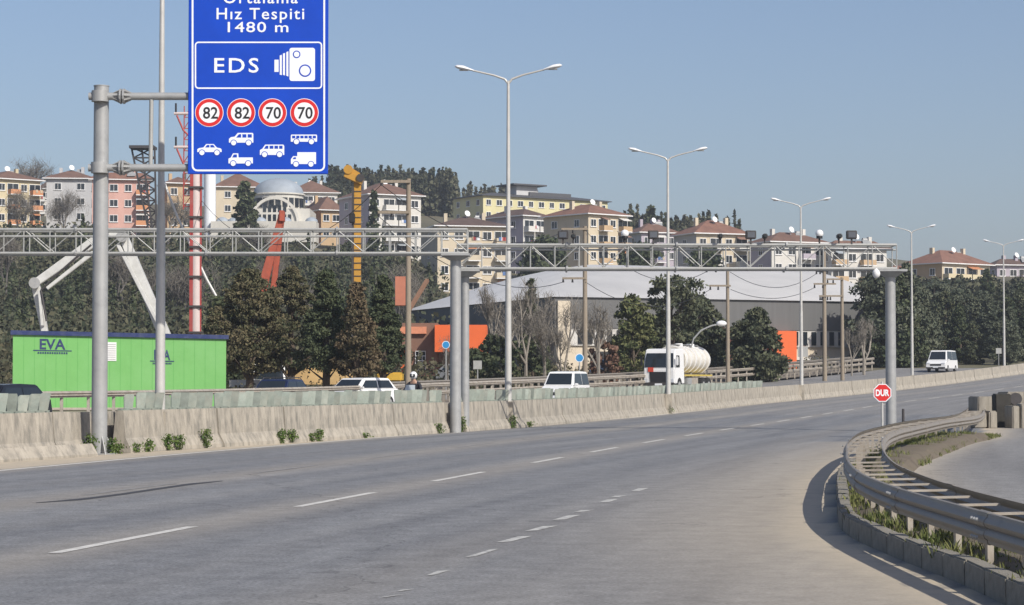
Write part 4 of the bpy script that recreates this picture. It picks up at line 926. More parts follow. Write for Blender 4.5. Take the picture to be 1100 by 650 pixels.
# ------------------------------------------------------------------ houses on the hill
WIN = {}; AR = random.Random(12)
def win_mesh(w_, h, fcol):
    k = (round(w_, 2), round(h, 2), fcol.name)
    if k in WIN: return WIN[k]
    mb = MB(); t = .09
    mb.box((0, -.03, h/2-t/2), (w_, .08, t)); mb.box((0, -.03, -h/2+t/2), (w_, .08, t)); mb.box((-w_/2+t/2, -.03, 0), (t, .075, h)); mb.box((w_/2-t/2, -.03, 0), (t, .075, h)); mb.box((0, -.03, 0), (t*.7, .07, h))
    mb.box((0, -.06, -h/2-.04), (w_+.2, .18, .07)); mb.cur = 1; mb.box((0, 0, 0), (w_-.02, .04, h-.02))
    o = mb.build('window', [fcol, glass]); WIN[k] = o.data; bpy.data.objects.remove(o); return WIN[k]
def apartment(label, xl, xc, xr, eave, D, yaw, colL, colR, roofc, ridge, rows=4, base=None, nL=2, nR=3, balR=(), balL=(), cat='apartment block', name='apartment_block', sh=2.95, balcol=None, Lmax=26, noroof=False, chim=2, gable=False, depth=None):
    ph = R(yaw); c = P(xc, eave, D); top_ = c.z
    e1 = Vector((math.cos(ph), math.sin(ph), 0)); e2 = Vector((-math.sin(ph), math.cos(ph), 0))
    def solve(e, px):
        u = (px-CX)/F*1.0; t = (u*c.y-c.x)/(e.x-u*e.y); return t
    L1 = solve(e1, xr); L2 = solve(e2, xl) if xl < xc-1 else 11.
    L1 = min(max(L1, 3), 90); L2 = min(max(L2, 3), Lmax)
    if depth: L2 = depth
    z0 = min(T(*(c+e1*a_+e2*b_)[:2]) for a_ in (0, L1) for b_ in (0, L2))-.5
    if base is not None: z0 = min(z0, PZ(base, D))
    root = thing(name, label, cat, (c.x, c.y, z0))
    def Q(s, t, z): v = c+e1*s+e2*t; return Vector((v.x, v.y, z))
    mb = MB(); q = [(0, 0), (L1, 0), (L1, L2), (0, L2)]
    vs = [Q(s, t, z0) for s, t in q]+[Q(s, t, top_) for s, t in q]
    mb.add(vs, [(0, 1, 5, 4)]); mb.add(vs, [(1, 2, 6, 5)]); mb.add(vs, [(2, 3, 7, 6)]); mb.cur = 1; mb.add(vs, [(3, 0, 4, 7)]); mb.cur = 0; mb.add(vs, [(4, 5, 6, 7)])
    mb.build('wall', [colR, colL], root, fixn=False)
    cnt = 0
    def face(e, n_, L_, nw, bal, fl, rev=False):
        nonlocal cnt
        for f_ in range(rows):
            zc = top_-1.5-f_*sh
            if zc < z0+1: break
            for k in range(nw):
                s = L_*(k+.5)/nw
                if rev: s = L_-s
                base_ = c+e*s; pos = Vector((base_.x, base_.y, zc))
                rot = math.atan2(n_.x, -n_.y)
                isb = k in bal
                me = win_mesh(2.4 if isb else (1.6 if k % 2 else 1.35), 2.0 if isb else 1.4, whitepaint)
                o = bpy.data.objects.new('balcony_door' if isb else 'window', me); COL.objects.link(o); o.parent = root
                o.location = pos+n_*.02-Vector(root.location)-Vector((0, 0, .2 if isb else 0)); o.rotation_euler = (0, 0, rot); cnt += 1
                if isb:
                    b = MB(); bw = min(L_/nw*.92, 4.2); m4 = Matrix.Rotation(rot, 3, 'Z')
                    def bb(c_, d_): b.box(pos+m4@Vector(c_), d_, M4=m4)
                    bb((0, -.75, -1.42), (bw, 1.5, .16)); b.cur = 1
                    bb((0, -1.46, -.90), (bw, .08, .9)); bb((-bw/2+.04, -.75, -.90), (.08, 1.45, .88)); bb((bw/2-.04, -.75, -.90), (.08, 1.45, .88))
                    b.build('balcony', [whitepaint, balcol or colR], root)
                    if AR.random() < .4:
                        aw = MB(); q_ = AR.choice([.6, 1., 1.]); p4 = [pos+m4@Vector(v_) for v_ in ((-bw/2*q_, -.06, 1.1), (bw/2*q_, -.06, 1.1), (bw/2*q_, -1.5, .55), (-bw/2*q_, -1.5, .55))]; aw.prism(p4, (0, 0, .05)); aw.build('awning', mat(*AR.choice([('orange_awning', (.50, .22, .10)), ('white_awning', (.62, .60, .56)), ('striped_awning', (.35, .38, .40)), ('brown_awning', (.25, .15, .11))]), .8), root)
                    elif AR.random() < .5:
                        for z_ in range(AR.randint(2, 5)):
                            lx = AR.uniform(-bw/2+.4, bw/2-.4); aw = MB(); aw.box(pos+m4@Vector((lx, -1.56, -.62)), (.45, .03, .6), M4=m4); aw.build('hanging_laundry', mat(*AR.choice([('red_cloth', (.45, .08, .07)), ('pale_cloth', (.7, .7, .72)), ('blue_cloth', (.12, .2, .4)), ('tan_cloth', (.5, .4, .28))]), .9), root)
    n1 = Vector((math.sin(ph), -math.cos(ph), 0)); n2 = Vector((-math.cos(ph), -math.sin(ph), 0))
    face(e1, n1, L1, nR, balR, 0)
    if xl < xc-1: face(e2, n2, L2, nL, balL, 1)
    if not noroof:
        ov = .75; zr = max(PZ(ridge, D+L2*.5), top_+.6); zr += (zr-top_)*.0
        h = min(L1, L2)/2+ov
        mb = MB(); O = [(-ov, -ov), (L1+ov, -ov), (L1+ov, L2+ov), (-ov, L2+ov)]
        if gable:
            r0, r1 = ((L1/2, -ov), (L1/2, L2+ov)) if L1 < L2 else ((-ov, L2/2), (L1+ov, L2/2))
        elif L1 >= L2: r0, r1 = (L2/2, L2/2), (max(L1-L2/2, L2/2+.1), L2/2)
        else: r0, r1 = (L1/2, L1/2), (L1/2, max(L2-L1/2, L1/2+.1))
        V = [Q(s, t, top_-.02) for s, t in O]+[Q(s, t, top_+.16) for s, t in O]+[Q(*r0, zr), Q(*r1, zr)]
        fc = [(3, 2, 1, 0), (0, 1, 5, 4), (1, 2, 6, 5), (2, 3, 7, 6), (3, 0, 4, 7)]
        if L1 >= L2: fc2 = [(4, 5, 9, 8), (5, 6, 9), (6, 7, 8, 9), (7, 4, 8)]
        else: fc2 = [(4, 5, 8), (5, 6, 9, 8), (6, 7, 9), (7, 4, 8, 9)]
        mb.cur = 1; mb.add(V, fc); mb.cur = 0; mb.add(V, fc2); rf = mb.build('roof', [roofc, whitepaint if roofc.name != 'school_roof' else roofc], root)
        for i in range(chim):
            s = L1*(.25+.5*i/max(chim-1, 1)); t = L2*(.4 if i % 2 else .58); m2 = MB(); m2.box(Q(s, t, (top_+zr)/2+.35), (.6, .8, 1.3+(zr-top_)*.6), ph); m2.build('chimney', colR, rf)
    if not noroof and L1 > 6:
        dp = Q(L1*.5, L2*.35, (top_+zr)/2+.5); d_ = MB(); d_.tube(dp-Vector((0, 0, 1)), dp+Vector((0, 0, .9)), .05, .05, 6); d_.tube(dp+Vector((0, 0, .9)), dp+Vector((.15, -.22, 1.0)), .08, .55, 14); d_.build('satellite_dish', whitepaint, rf)
        wt = MB(); c_ = Q(L1*.7, L2*.45, (top_+zr)/2+1.); wt.tube(c_-e1*.7, c_+e1*.7, .32, .32, 12); wt.prism([c_-e1*.8+Vector((0, -.3, -.1)), c_+e1*.8+Vector((0, -.3, -.1)), c_+e1*.8+Vector((0, -1.6, -1.0)), c_-e1*.8+Vector((0, -1.6, -1.0))], (0, 0, .08)); wt.build('solar_heater', galv, rf)
    return root, Q, L1, L2, top_
def plaster(name, c): return mat(name, c, .85, 0, .07, .35, dirt=tuple(x*.72 for x in c), dscale=.5, stretch=(1, 1, .35), damt=.5)
cream = plaster('cream_plaster', (.58, .50, .37)); paley = plaster('pale_yellow_plaster', (.58, .50, .33)); greyw = plaster('grey_white_plaster', (.50, .50, .50)); pinkp = plaster('pink_plaster', (.60, .36, .30))
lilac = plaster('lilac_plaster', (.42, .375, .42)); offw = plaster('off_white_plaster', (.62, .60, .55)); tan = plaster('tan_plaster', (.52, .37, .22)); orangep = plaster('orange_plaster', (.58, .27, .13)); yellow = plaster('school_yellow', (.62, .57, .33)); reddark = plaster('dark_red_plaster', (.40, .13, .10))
def tiles(name, c): return mat(name, c, .85, 0, .18, .8, dirt=tuple(x*.6 for x in c), dscale=.6, damt=.6)
rbrown = tiles('brown_roof_tiles', (.175, .10, .072)); rred = tiles('red_roof_tiles', (.225, .115, .08)); rdark = tiles('dark_brown_roof', (.115, .075, .06)); rschool = mat('school_roof', (.075, .075, .08), .7)
AP = apartment
AP('yellow apartment block with many balconies cut by the left edge of the view', -40, -4, 42, 192, 430, 38, cream, paley, rbrown, 184, 5, 242, 2, 4, (1, 3), (), balcol=orangep)
AP('small brown roofed block squeezed between the yellow and the grey white blocks', 41, 42, 51, 203, 520, 5, offw, offw, rdark, 197, 4, 240, 1, 2, (0,), chim=0)
AP('plain grey white apartment block with a blank wall near the left edge', 49, 50, 98, 192, 440, 6, greyw, greyw, rbrown, 183, 4, 240, 1, 2)
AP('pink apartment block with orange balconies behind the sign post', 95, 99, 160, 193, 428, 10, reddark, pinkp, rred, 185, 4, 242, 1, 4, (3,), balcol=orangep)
AP('tan apartment block behind the red and white drilling mast', 172, 180, 207, 197, 430, 20, tan, tan, rbrown, 190, 4, 242, 1, 2)
AP('cream block with blank wall left of the domed mosque', 206, 232, 282, 201, 470, 12, offw, cream, rbrown, 189, 4, 246, 1, 2, chim=1)
AP('white block with brown roof just right of the mosque dome', 300, 312, 362, 207, 520, 12, offw, offw, rbrown, 196, 4, 240, 1, 4, (1,))
AP('low salmon house with brown roof between the mosque and the yellow mast', 326, 345, 366, 226, 455, 25, orangep, tan, rbrown, 212, 2, 250, 1, 2, chim=1)
AP('lilac and white apartment block behind the yellow drilling mast', 364, 397, 452, 209, 430, 28, lilac, offw, rbrown, 196, 4, 246, 2, 4, (1, 2), balcol=offw)
sch, Q, L1, L2, tz = AP('long pale yellow school with a dark flat roof high on the hill', 487, 519, 653, 210, 520, 33, yellow, yellow, rschool, 206, 3, 240, 3, 12, chim=0, Lmax=14)
mb = MB(); mb.box(Q(L1*.42, L2*.5, tz+1.9), (6, 5, 2.6), R(33)); ph_ = mb.build('roof_house', greyw, sch); MB().box(Q(L1*.42, L2*.5, tz+3.4), (9.5, 8, .35), R(33)).build('flat_roof', rschool, ph_)
mb = MB(); mb.box(Q(L1*.60, L2*.5, tz+1.2), (12, 6, 1.2), R(33)); mb.build('parapet', rschool, sch)
AP('cream apartment block under a dark brown gable roof left of the second lamp post', 452, 470, 546, 243, 380, 14, cream, cream, rdark, 232, 5, 296, 1, 5, (2, 4), balcol=cream, gable=False)
AP('lilac block with white balconies right behind the second lamp post', 521, 562, 587, 232, 425, 40, lilac, offw, rdark, 225, 5, 290, 2, 2, (0, 1))
AP('large cream apartment block with a red brown hip roof and side balconies', 584, 632, 674, 230, 400, 40, cream, cream, rred, 219, 5, 296, 2, 4, (1, 3), balcol=tan)
AP('grey lilac block with chimneys left of the third lamp post', 672, 689, 727, 250, 440, 22, greyw, lilac, rbrown, 238, 4, 290, 1, 3, (1,), chim=3)
AP('cream apartment block with wide red brown hip roof right of the third lamp post', 724, 748, 804, 251, 400, 22, greyw, cream, rred, 236, 4, 292, 1, 4, (1, 3), balcol=offw)
AP('lilac apartment block with brown roof behind the fourth lamp post', 806, 829, 887, 260, 392, 24, lilac, offw, rbrown, 249, 4, 292, 1, 4, (2,), balcol=lilac)
AP('white apartment block with small brown roof right of the fourth lamp post', 884, 893, 953, 267, 392, 20, offw, offw, rbrown, 258, 4, 292, 1, 4, (0, 2), balcol=tan)
AP('tan and cream apartment block with broad red hip roof above the right wood', 972, 1012, 1064, 283, 420, 38, tan, cream, rred, 268, 2, 306, 2, 4, (0, 1, 2, 3), balcol=paley)
AP('low tan annex left of the hip roofed block above the right wood', 951, 958, 985, 291, 430, 20, tan, tan, rred, 285, 2, 306, 1, 2, chim=0)
AP('lilac block with dark roof at the right edge above the wood', 1064, 1071, 1118, 285, 450, 15, lilac, lilac, rdark, 278, 2, 306, 1, 4, (2,), chim=3)

# mosque
D = 432.; mz = P(295, 250, D); ms = thing('mosque', 'pale domed mosque with a large front arch and one white minaret', 'mosque', (mz.x, D, T(mz.x, D)))
k = D/F; mcol = plaster('mosque_plaster', (.58, .56, .50)); lead = mat('lead_dome', (.30, .34, .38), .6, 0, .1, .5)
def zz(py): return PZ(py, D)
mb = MB(); x0 = PX(262, D); x1 = PX(332, D); mb.box(((x0+x1)/2, D+7, (zz(224)+T(mz.x, D)-1)/2), (x1-x0, 14, zz(224)-T(mz.x, D)+1)); mb.build('wall', mcol, ms)
mb = MB(); mb.tube((mz.x, D+7, zz(226)), (mz.x, D+7, zz(206)), 28*k, 27*k, 24); mb.tube((mz.x, D+7, zz(207)), (mz.x, D+7, zz(205.5)), 29*k, 29*k, 24); dr = mb.build('drum', mcol, ms)
for i in range(24):
    a_ = 2*PI*i/24+.1
    if math.sin(a_) < .2:
        m2 = MB(); m2.box((mz.x+math.cos(a_)*27.9*k, D+7+math.sin(a_)*27.9*k, zz(216)), (.9, .3, 1.8), a_+PI/2); m2.build('window', glass, dr)
mb = MB(); n = 24; rg = []
for j in range(9):
    ph_ = PI/2*j/8
    rg += [(mz.x+27.5*k*math.cos(ph_)*math.cos(2*PI*i/n), D+7+27.5*k*math.cos(ph_)*math.sin(2*PI*i/n), zz(205.5)+17.5*k*math.sin(ph_)) for i in range(n)]
mb.add(rg, [(j*n+i, j*n+(i+1) % n, (j+1)*n+(i+1) % n, (j+1)*n+i) for j in range(8) for i in range(n)]); mb.build('dome', lead, ms, smooth=True)
# front arch
mb = MB(); pts = []
for i in range(17): a_ = PI*i/16; pts.append((mz.x+24*k*math.cos(a_), zz(240)+26*k*math.sin(a_)))
O = [(mz.x+27*k*math.cos(PI*i/16), zz(240)+29*k*math.sin(PI*i/16)) for i in range(17)]
for i in range(16): mb.prism([(O[i][0], D-.5, O[i][1]), (O[i+1][0], D-.5, O[i+1][1]), (pts[i+1][0], D-.5, pts[i+1][1]), (pts[i][0], D-.5, pts[i][1])], (0, 1, 0))
ar = mb.build('arch', mcol, ms)
for r_, (zc, n_) in enumerate(((234, 7), (224, 5))):
    for i in range(n_):
        m2 = MB(); m2.box((mz.x+(i-(n_-1)/2)*5.4*k, D-.05, zz(zc)), (.6, .12, 1.3)); m2.build('window', glass, ar)
for px in (238, 251, 279, 306, 334):
    mb = MB(); cx_ = PX(px, D-3); rr_ = 7*k; rg = []
    for j in range(6):
        p_h = PI/2*j/5; rg += [(cx_+rr_*math.cos(p_h)*math.cos(2*PI*i/12), D-3+rr_*math.cos(p_h)*math.sin(2*PI*i/12), zz(240)+rr_*.8*math.sin(p_h)) for i in range(12)]
    mb.add(rg, [(j*12+i, j*12+(i+1) % 12, (j+1)*12+(i+1) % 12, (j+1)*12+i) for j in range(5) for i in range(12)]); mb.build('small_dome', lead, ms, smooth=True)
mb = MB(); x0 = PX(230, D); x1 = PX(342, D); mb.box(((x0+x1)/2, D-3, (zz(240)+zz(262))/2), (x1-x0, 6, zz(240)-zz(262))); mb.build('porch', mcol, ms)
mn = MB(); xm = PX(224.5, D-4); mn.tube((xm, D-4, zz(300)), (xm, D-4, zz(160)), 6.5*k, 6.2*k, 16); mn.tube((xm, D-4, zz(160)), (xm, D-4, zz(156)), 6.4*k, 9*k, 16); mn.tube((xm, D-4, zz(156)), (xm, D-4, zz(140)), 5*k, 5*k, 16); mn.tube((xm, D-4, zz(140)), (xm, D-4, zz(120)), 5.4*k, .1, 16); mn.build('minaret', white, ms, smooth=True)

# ------------------------------------------------------------------ factory hall
C0 = P(597, 319, 230); ze = C0.z; C1 = P(957, 326, 246); C1.z = ze; CL = P(440, 334, 276); CL.z = ze
e1 = (C1-C0); e2 = (CL-C0); gz = 1.5
hall = thing('factory_hall', 'big factory hall with pale curved metal roof, dark band and orange corner block', 'factory', (C0.x, C0.y, gz))
pale_roof = mat('pale_roof_sheet', (.64, .62, .58), .5, .1, .05, .2, dirt=(.48, .47, .44), dscale=.15); band = mat('dark_cladding', (.12, .12, .118), .6, 0, .1, .5, stretch=(4, 4, .2))
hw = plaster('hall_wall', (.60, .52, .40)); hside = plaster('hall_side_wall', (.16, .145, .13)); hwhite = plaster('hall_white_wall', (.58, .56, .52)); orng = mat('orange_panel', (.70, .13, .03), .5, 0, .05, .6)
def HQ(s, t, z): v = C0+e1*s+e2*t; return Vector((v.x, v.y, z))
def hbox(mb, s0, s1, t0, t1, z0, z1):
    vs = [HQ(s, t, z) for s in (s0, s1) for t in (t0, t1) for z in (z0, z1)]
    mb.add(vs, [(0, 1, 3, 2), (4, 6, 7, 5), (0, 4, 5, 1), (2, 3, 7, 6), (0, 2, 6, 4), (1, 5, 7, 3)])
# barrel roof with hipped end: rings shrink towards the ridge
mb = MB(); rings = []
for j in range(9):
    ins = j/8; z = ze+4.7*(1-(1-ins)**1.35)
    s_in = .34*ins; t_in = .46*ins
    rings.append([HQ(-.012+s_in, -.012+t_in, z), HQ(1.01, -.012+t_in, z), HQ(1.01, 1.012-t_in, z), HQ(-.012+s_in, 1.012-t_in, z)])
V = [p for q in rings for p in q]
mb.add(V, [(j*4+i, j*4+(i+1) % 4, (j+1)*4+(i+1) % 4, (j+1)*4+i) for j in range(8) for i in range(4)]+[(32, 33, 34, 35)]); mb.build('roof', pale_roof, hall, smooth=True)
mb = MB(); hbox(mb, -.006, 1.008, -.006, 1.006, ze-3.2, ze+.02); mb.build('dark_band', band, hall)
mb = MB(); hbox(mb, .0, 1.0, .001, 1., gz-1, ze-3.2); mb.build('wall', hw, hall)
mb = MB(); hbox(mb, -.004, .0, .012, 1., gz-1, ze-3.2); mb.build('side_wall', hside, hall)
mb = MB(); hbox(mb, .0, .035, -.012, .0, gz-1, ze-.4); mb.build('corner_pier', hw, hall)
mb = MB(); hbox(mb, .035, 1.0, -.004, .0, ze-5.0, ze-3.2); wb_ = mb.build('window_band', hwhite, hall)
for i in range(34):
    s = .06+i*.0275
    m2 = MB(); hbox(m2, s, s+.013, -.007, -.003, ze-4.8, ze-3.35); m2.build('window', glass, wb_)
mb = MB(); hbox(mb, .26, 1.0, -.007, .0, ze-8.0, ze-6.4); mb.build('window_strip', glass, hall)
mb = MB(); hbox(mb, .10, .18, -.007, .0, ze-7.0, ze-5.6); mb.build('window_strip', glass, hall)
mb = MB(); hbox(mb, .615, .685, -.03, .0, ze-7.4, ze-3.3); mb.build('orange_block', orng, hall)
mb = MB(); hbox(mb, .68, 1., -.012, .0, ze-6.4, ze-6.1); mb.build('ledge', offw, hall)
# brown and orange works building left of the hall
brownb = plaster('brown_brick_wall', (.20, .11, .075))
a = P(440, 345, 190); b = P(497, 345, 194)
ob = thing('works_building', 'brown works building with bright orange upper panels behind the double gantry column', 'building', (a.x, a.y, 2))
def px_box(mb, x0, x1, yt, yb, D, dep): a_ = P(x0, yb, D); b_ = P(x1, yt, D); mb.box(((a_.x+b_.x)/2, D+dep/2, (a_.z+b_.z)/2), (b_.x-a_.x, dep, b_.z-a_.z)); return mb
px_box(MB(), 432, 470, 347, 404, 192, 10).build('wall', brownb, ob); px_box(MB(), 470, 496, 360, 404, 193, 9).build('wall', brownb, ob)
px_box(MB(), 467, 523, 349, 378, 190, 8).build('orange_panel', orng, ob); px_box(MB(), 430, 458, 351, 358.5, 191.6, .4).build('orange_band', mat('faded_orange_panel', (.62, .24, .13), .6), ob); px_box(MB(), 430.5, 435, 375, 400, 191.5, .5).build('orange_strip', orng, ob)
w_ = px_box(MB(), 446, 457, 377, 398, 191.9, .2); w_ = w_.build('window', glass, ob); mb = MB()
for i in range(4): px_box(mb, 446+i*3.6, 446.5+i*3.6, 377, 398, 191.8, .1)
for i in range(5): px_box(mb, 446, 457, 377+i*5.1, 377.6+i*5.1, 191.75, .1)
mb.build('window_bars', whitepaint, w_)
tag(px_box(MB(), 424.5, 436, 297, 328, 196, 2.2).build('chimney_block', mat('faded_orange_brown', (.46, .17, .10), .7, 0, .1, 1)), 'faded orange rectangular tower rising behind the dark trees', 'tower')
o = MB().bar(P(440, 332, 200), P(459, 301, 205), .3, .3).build('conveyor', mat('rusty_beam', (.22, .12, .07), .8)); tag(o, 'rusty sloping conveyor beam in front of the grey hall roof', 'conveyor')
r = thing('works_building', 'dark red shed with an orange panel behind the utility pole and dark trees', 'building', (PX(790, 205), 205, 2))
px_box(MB(), 773, 800, 352, 398, 205, 6).build('wall', mat('dark_red_wall', (.14, .05, .035), .8), r); px_box(MB(), 793, 806, 384, 398, 204, 1).build('orange_panel', orng, r)
# hoarding behind the brown trees
o = px_box(MB(), 308, 386, 393, 413, 150, .15).build('hoarding', mat('tan_hoarding', (.50, .34, .15), .8, 0, .15, .6), bevel=0); tag(o, 'long tan site hoarding behind the trunks of the brown trees', 'fence')
o = px_box(MB(), 246, 282, 408, 416, 140, .3).build('site_wall', offw, bevel=0); tag(o, 'low pale site wall right of the green container', 'wall')
r = thing('excavator', 'yellow excavator parked behind the white car and the dark tree', 'excavator', (PX(425, 150), 150, G(150)))
ye = mat('works_yellow', (.55, .34, .04), .5, 0, .1, 2)
px_box(MB(), 405, 432, 400, 410, 150, 2.4).build('body', ye, r, bevel=.1); px_box(MB(), 404, 434, 410, 418, 149.8, 2.8).build('track', rubber, r, bevel=.15); px_box(MB(), 416, 425, 391, 401, 150.4, 1.4).build('cab', glass, r, bevel=.06)
MB().path([P(412, 402, 151), P(400, 388, 151), P(391, 401, 151)], .22, 6).build('boom', ye, r)

# ------------------------------------------------------------------ booms and masts of the works yard
D = 142.
pb = thing('concrete_pump', 'white folding boom of a concrete pump arching behind the green container', 'concrete pump', (PX(180, D), D, G(D)))
def beam(p, q, w0, w1, D, m, nm, par, th=.45):
    a_ = P(*p, D); b_ = P(*q, D); d = (b_-a_).normalized(); u = Vector((d.z, 0, -d.x)); k = D/F
    mb = MB(); mb.prism([a_+u*w0*k/2, b_+u*w1*k/2, b_-u*w1*k/2, a_-u*w0*k/2], (0, th, 0)); return mb.build(nm, m, par, bevel=.03)
pumpw = mat('pump_white', (.62, .62, .59), .45, 0, .06, 1, dirt=(.36, .35, .32), dscale=1.2)
beam((181, 372), (131, 252), 13, 9, D, pumpw, 'boom', pb, .6); beam((172, 352), (126, 262), 4, 4, D-.3, pumpw, 'hydraulic_cylinder', pb, .2)
beam((133, 253), (110, 251), 7, 7, D-.1, pumpw, 'boom', pb); beam((111, 252), (36, 305), 11, 8, D, pumpw, 'boom', pb); beam((100, 271), (50, 310), 4.5, 3.5, D-.4, pumpw, 'boom', pb, .3)
beam((37, 303), (50, 370), 9, 6, D, pumpw, 'boom', pb); beam((42, 312), (45, 350), 3.5, 3, D-.4, pumpw, 'hydraulic_cylinder', pb, .2)
for p in ((131, 254), (111, 252), (37, 304)): MB().tube(P(*p, D-.5), P(*p, D+.7), .36, .36, 14).build('joint', galv, pb)
MB().path([P(98, 263, D-.4), P(78, 280, D-.4), P(60, 296, D-.4), P(44, 312, D-.4), P(50, 345, D-.4)], .07, 8).build('pipe', iron, pb)
# red and white mast
D = 150.
redb = mat('boom_rust_red', (.40, .085, .045), .6, 0, .15, 1.5, dirt=(.26, .08, .05), dscale=1.2)
redm = mat('mast_red', (.38, .05, .045), .6, 0, .12, 1.5, dirt=(.30, .14, .12), dscale=1.2); palem = mat('mast_pale', (.60, .50, .47), .5, 0, .06, 1)
rm = thing('drilling_mast', 'red and pale drilling mast with a thin red lattice top left of the sign', 'drilling rig', (PX(209, D), D, G(D)))
MB().tube(P(210.5, 392, D), P(210.5, 178, D), .36, .33, 16).build('mast', palem, rm, smooth=True); px_box(MB(), 203, 208, 160, 392, D-.3, .5).build('guide_rail', redm, rm)
px_box(MB(), 214, 216.5, 180, 392, D-.2, .3).build('guide_rail', redm, rm)
for py in (200, 232, 264, 296, 328, 356): px_box(MB(), 202, 216.5, py, py+2.2, D-.45, 1.1).build('clamp', iron, rm)
mb = MB(); k = D/F
for px in (197, 205.5): mb.tube(P(px, 225, D), P(px+1, 114, D), .045, .04, 6)
for i in range(9):
    y0_ = 222-i*12; mb.tube(P(197.3+i*.1, y0_, D), P(205.7, y0_-12, D), .03, .03, 5); mb.tube(P(205.7, y0_, D), P(197.3+i*.1, y0_, D), .03, .03, 5)
mb.build('lattice', redm, rm)
for py in (122, 158):
    mb = MB(); mb.tube(P(187, py, D), P(203, py, D), .10, .10, 8); mb.build('arm', palem, rm); MB().tube(P(189, py, D), P(189, py-11, D), .07, .07, 6).build('insulator', blackm, rm); MB().path([P(190, py+2, D), P(197, py+18, D), P(203, py+24, D)], .07, 6).build('strut', redm, rm)
mb = MB(); mb.path([P(176, 195, D+2), P(190, 232, D+2), P(222, 300, D+2), P(236, 325, D+2)], .09, 6); tag(mb.build('crane_jib', pumpw), 'thin pale sloping jib crossing behind the red drilling mast', 'crane')
# red boom
rb = thing('red_boom', 'rusty red inverted V boom rising above the brown tree', 'crane', (PX(293, 160), 160, G(160)))
beam((276, 330), (303, 228), 11, 6, 160, redb, 'boom', rb); beam((292, 322), (303, 228), 6, 6, 161, redb, 'boom', rb); px_box(MB(), 299.5, 305, 226, 238, 159.8, 1).build('boom_head', redb, rb, bevel=.05)
for v in ('boom',): pass
# yellow mast
ym = mat('mast_yellow', (.52, .27, .03), .5, 0, .12, 1, dirt=(.28, .16, .05), dscale=1)
D = 155.; yr = thing('drilling_mast', 'tall yellow orange drilling mast with a hooked head rising above the dark trees', 'drilling rig', (PX(383, D), D, G(D)))
px_box(MB(), 379.5, 387.5, 192, 398, D, .6).build('mast', ym, yr, bevel=.03); px_box(MB(), 377.5, 380, 200, 380, D-.15, .3).build('guide_rail', iron, yr); mb = MB()
for i in range(26): px_box(mb, 379, 388, 205+i*7, 206+i*7, D-.04, .05)
yb_ = mb.build('rung', iron, yr); yb_['kind'] = 'stuff'
beam((370, 187), (389, 194), 6, 9, D-.3, ym, 'mast_head', yr, 1.); beam((372, 179), (385, 189), 4, 7, D-.2, ym, 'head_arm', yr, .6); MB().tube(P(374, 182, D-.4), P(374, 182, D+.9), .32, .32, 12).build('pulley', ym, yr); MB().tube(P(387, 191, D-.4), P(387, 191, D+.9), .28, .28, 12).build('pulley', iron, yr)
px_box(MB(), 375, 381, 229, 239, D-.5, .6).build('winch', blackm, yr, bevel=.04)
# dark lattice frame behind the leftmost lamp post
D = 300.; lt = thing('lattice_tower', 'dark lattice tower top with a small platform behind the leftmost lamp post', 'lattice tower', (PX(163, D), D, T(PX(163, D), D)))
mb = MB(); tips = [(148, 158), (166, 158)]
for (xb, xt) in ((160, 141), (164, 152), (168, 166)): mb.tube(P(xb, 250, D), P(xt, 158, D), .14, .14, 5)
for i in range(8):
    t = i/8; y = 250-92*t; yn = 250-92*(t+.125); xa = 160-19*t; xb = 168-2*t; xan = 160-19*(t+.125); xbn = 168-2*(t+.125)
    mb.tube(P(xa, y, D), P(xbn, yn, D), .10, .10, 4); mb.tube(P(xb, y, D), P(xan, yn, D), .10, .10, 4); mb.tube(P(xa, y, D), P(xb, y, D), .1, .1, 4)
mb.build('lattice', iron, lt); px_box(MB(), 138.5, 165, 156, 159, D-1, 3).build('platform', iron, lt)

# ------------------------------------------------------------------ utility poles and cables
UP = []
def upole(px, ytop, D, arms, lb, r=.14):
    X = PX(px, D); z0 = T(X, D); zt = PZ(ytop, D); q = thing('utility_pole', lb, 'utility pole', (X, D, z0), 0, 'utility poles behind the far guard rail')
    MB().tube((X, D, z0-.3), (X, D, zt), r, r*.7, 10).build('pole', woodpole, q, smooth=True)
    for (x0, x1, y) in arms:
        ar_ = MB().bar(P(x0, y, D-.15), P(x1, y, D-.15), .12, .14).build('cross_arm', woodpole, q)
        for xx in (x0+1, (x0+x1)/2-2):
            MB().tube(P(xx, y, D-.15), P(xx, y+4.5, D-.15), .05, .09, 6).build('insulator', blackm, ar_)
        UP.append((P(x0+1, y+3, D-.15)))
    return q
upole(438.5, 192, 112, ((409, 441, 195), (406, 440, 228)), 'tall utility pole rising left of the double gantry column', .17)
upole(628.5, 243, 155, ((603, 632, 246), (604, 630, 299)), 'utility pole with two cross arms left of the yellow green tree', .2)
upole(782, 284, 172, ((758, 784, 288), (762, 785, 307)), 'utility pole with two left arms right of the pine tree', .17)
upole(886, 264, 190, ((874, 898, 305), (880, 902, 318), (876, 890, 290)), 'taller utility pole of the pair before the factory windows', .2)
upole(905, 298, 192, ((888, 906, 300), (882, 906, 318)), 'shorter utility pole of the pair before the factory windows', .18)
def cable(a_, b_, sag, lb, r=.022):
    pts = []
    for i in range(13): t = i/12; p = a_.lerp(b_, t); p.z -= sag*4*t*(1-t); pts.append(p)
    o = MB().path(pts, r, 4).build('overhead_cable', blackm); tag(o, lb, 'cable', 'overhead cables')
cable(P(410, 199, 111.8), P(604, 250, 154.8), 1.6, 'upper cable sagging between the tall utility pole and the one beyond the second lamp post')
cable(P(406, 232, 111.8), P(605, 303, 154.8), 1.6, 'lower cable sagging between the tall utility pole and the one beyond the second lamp post')
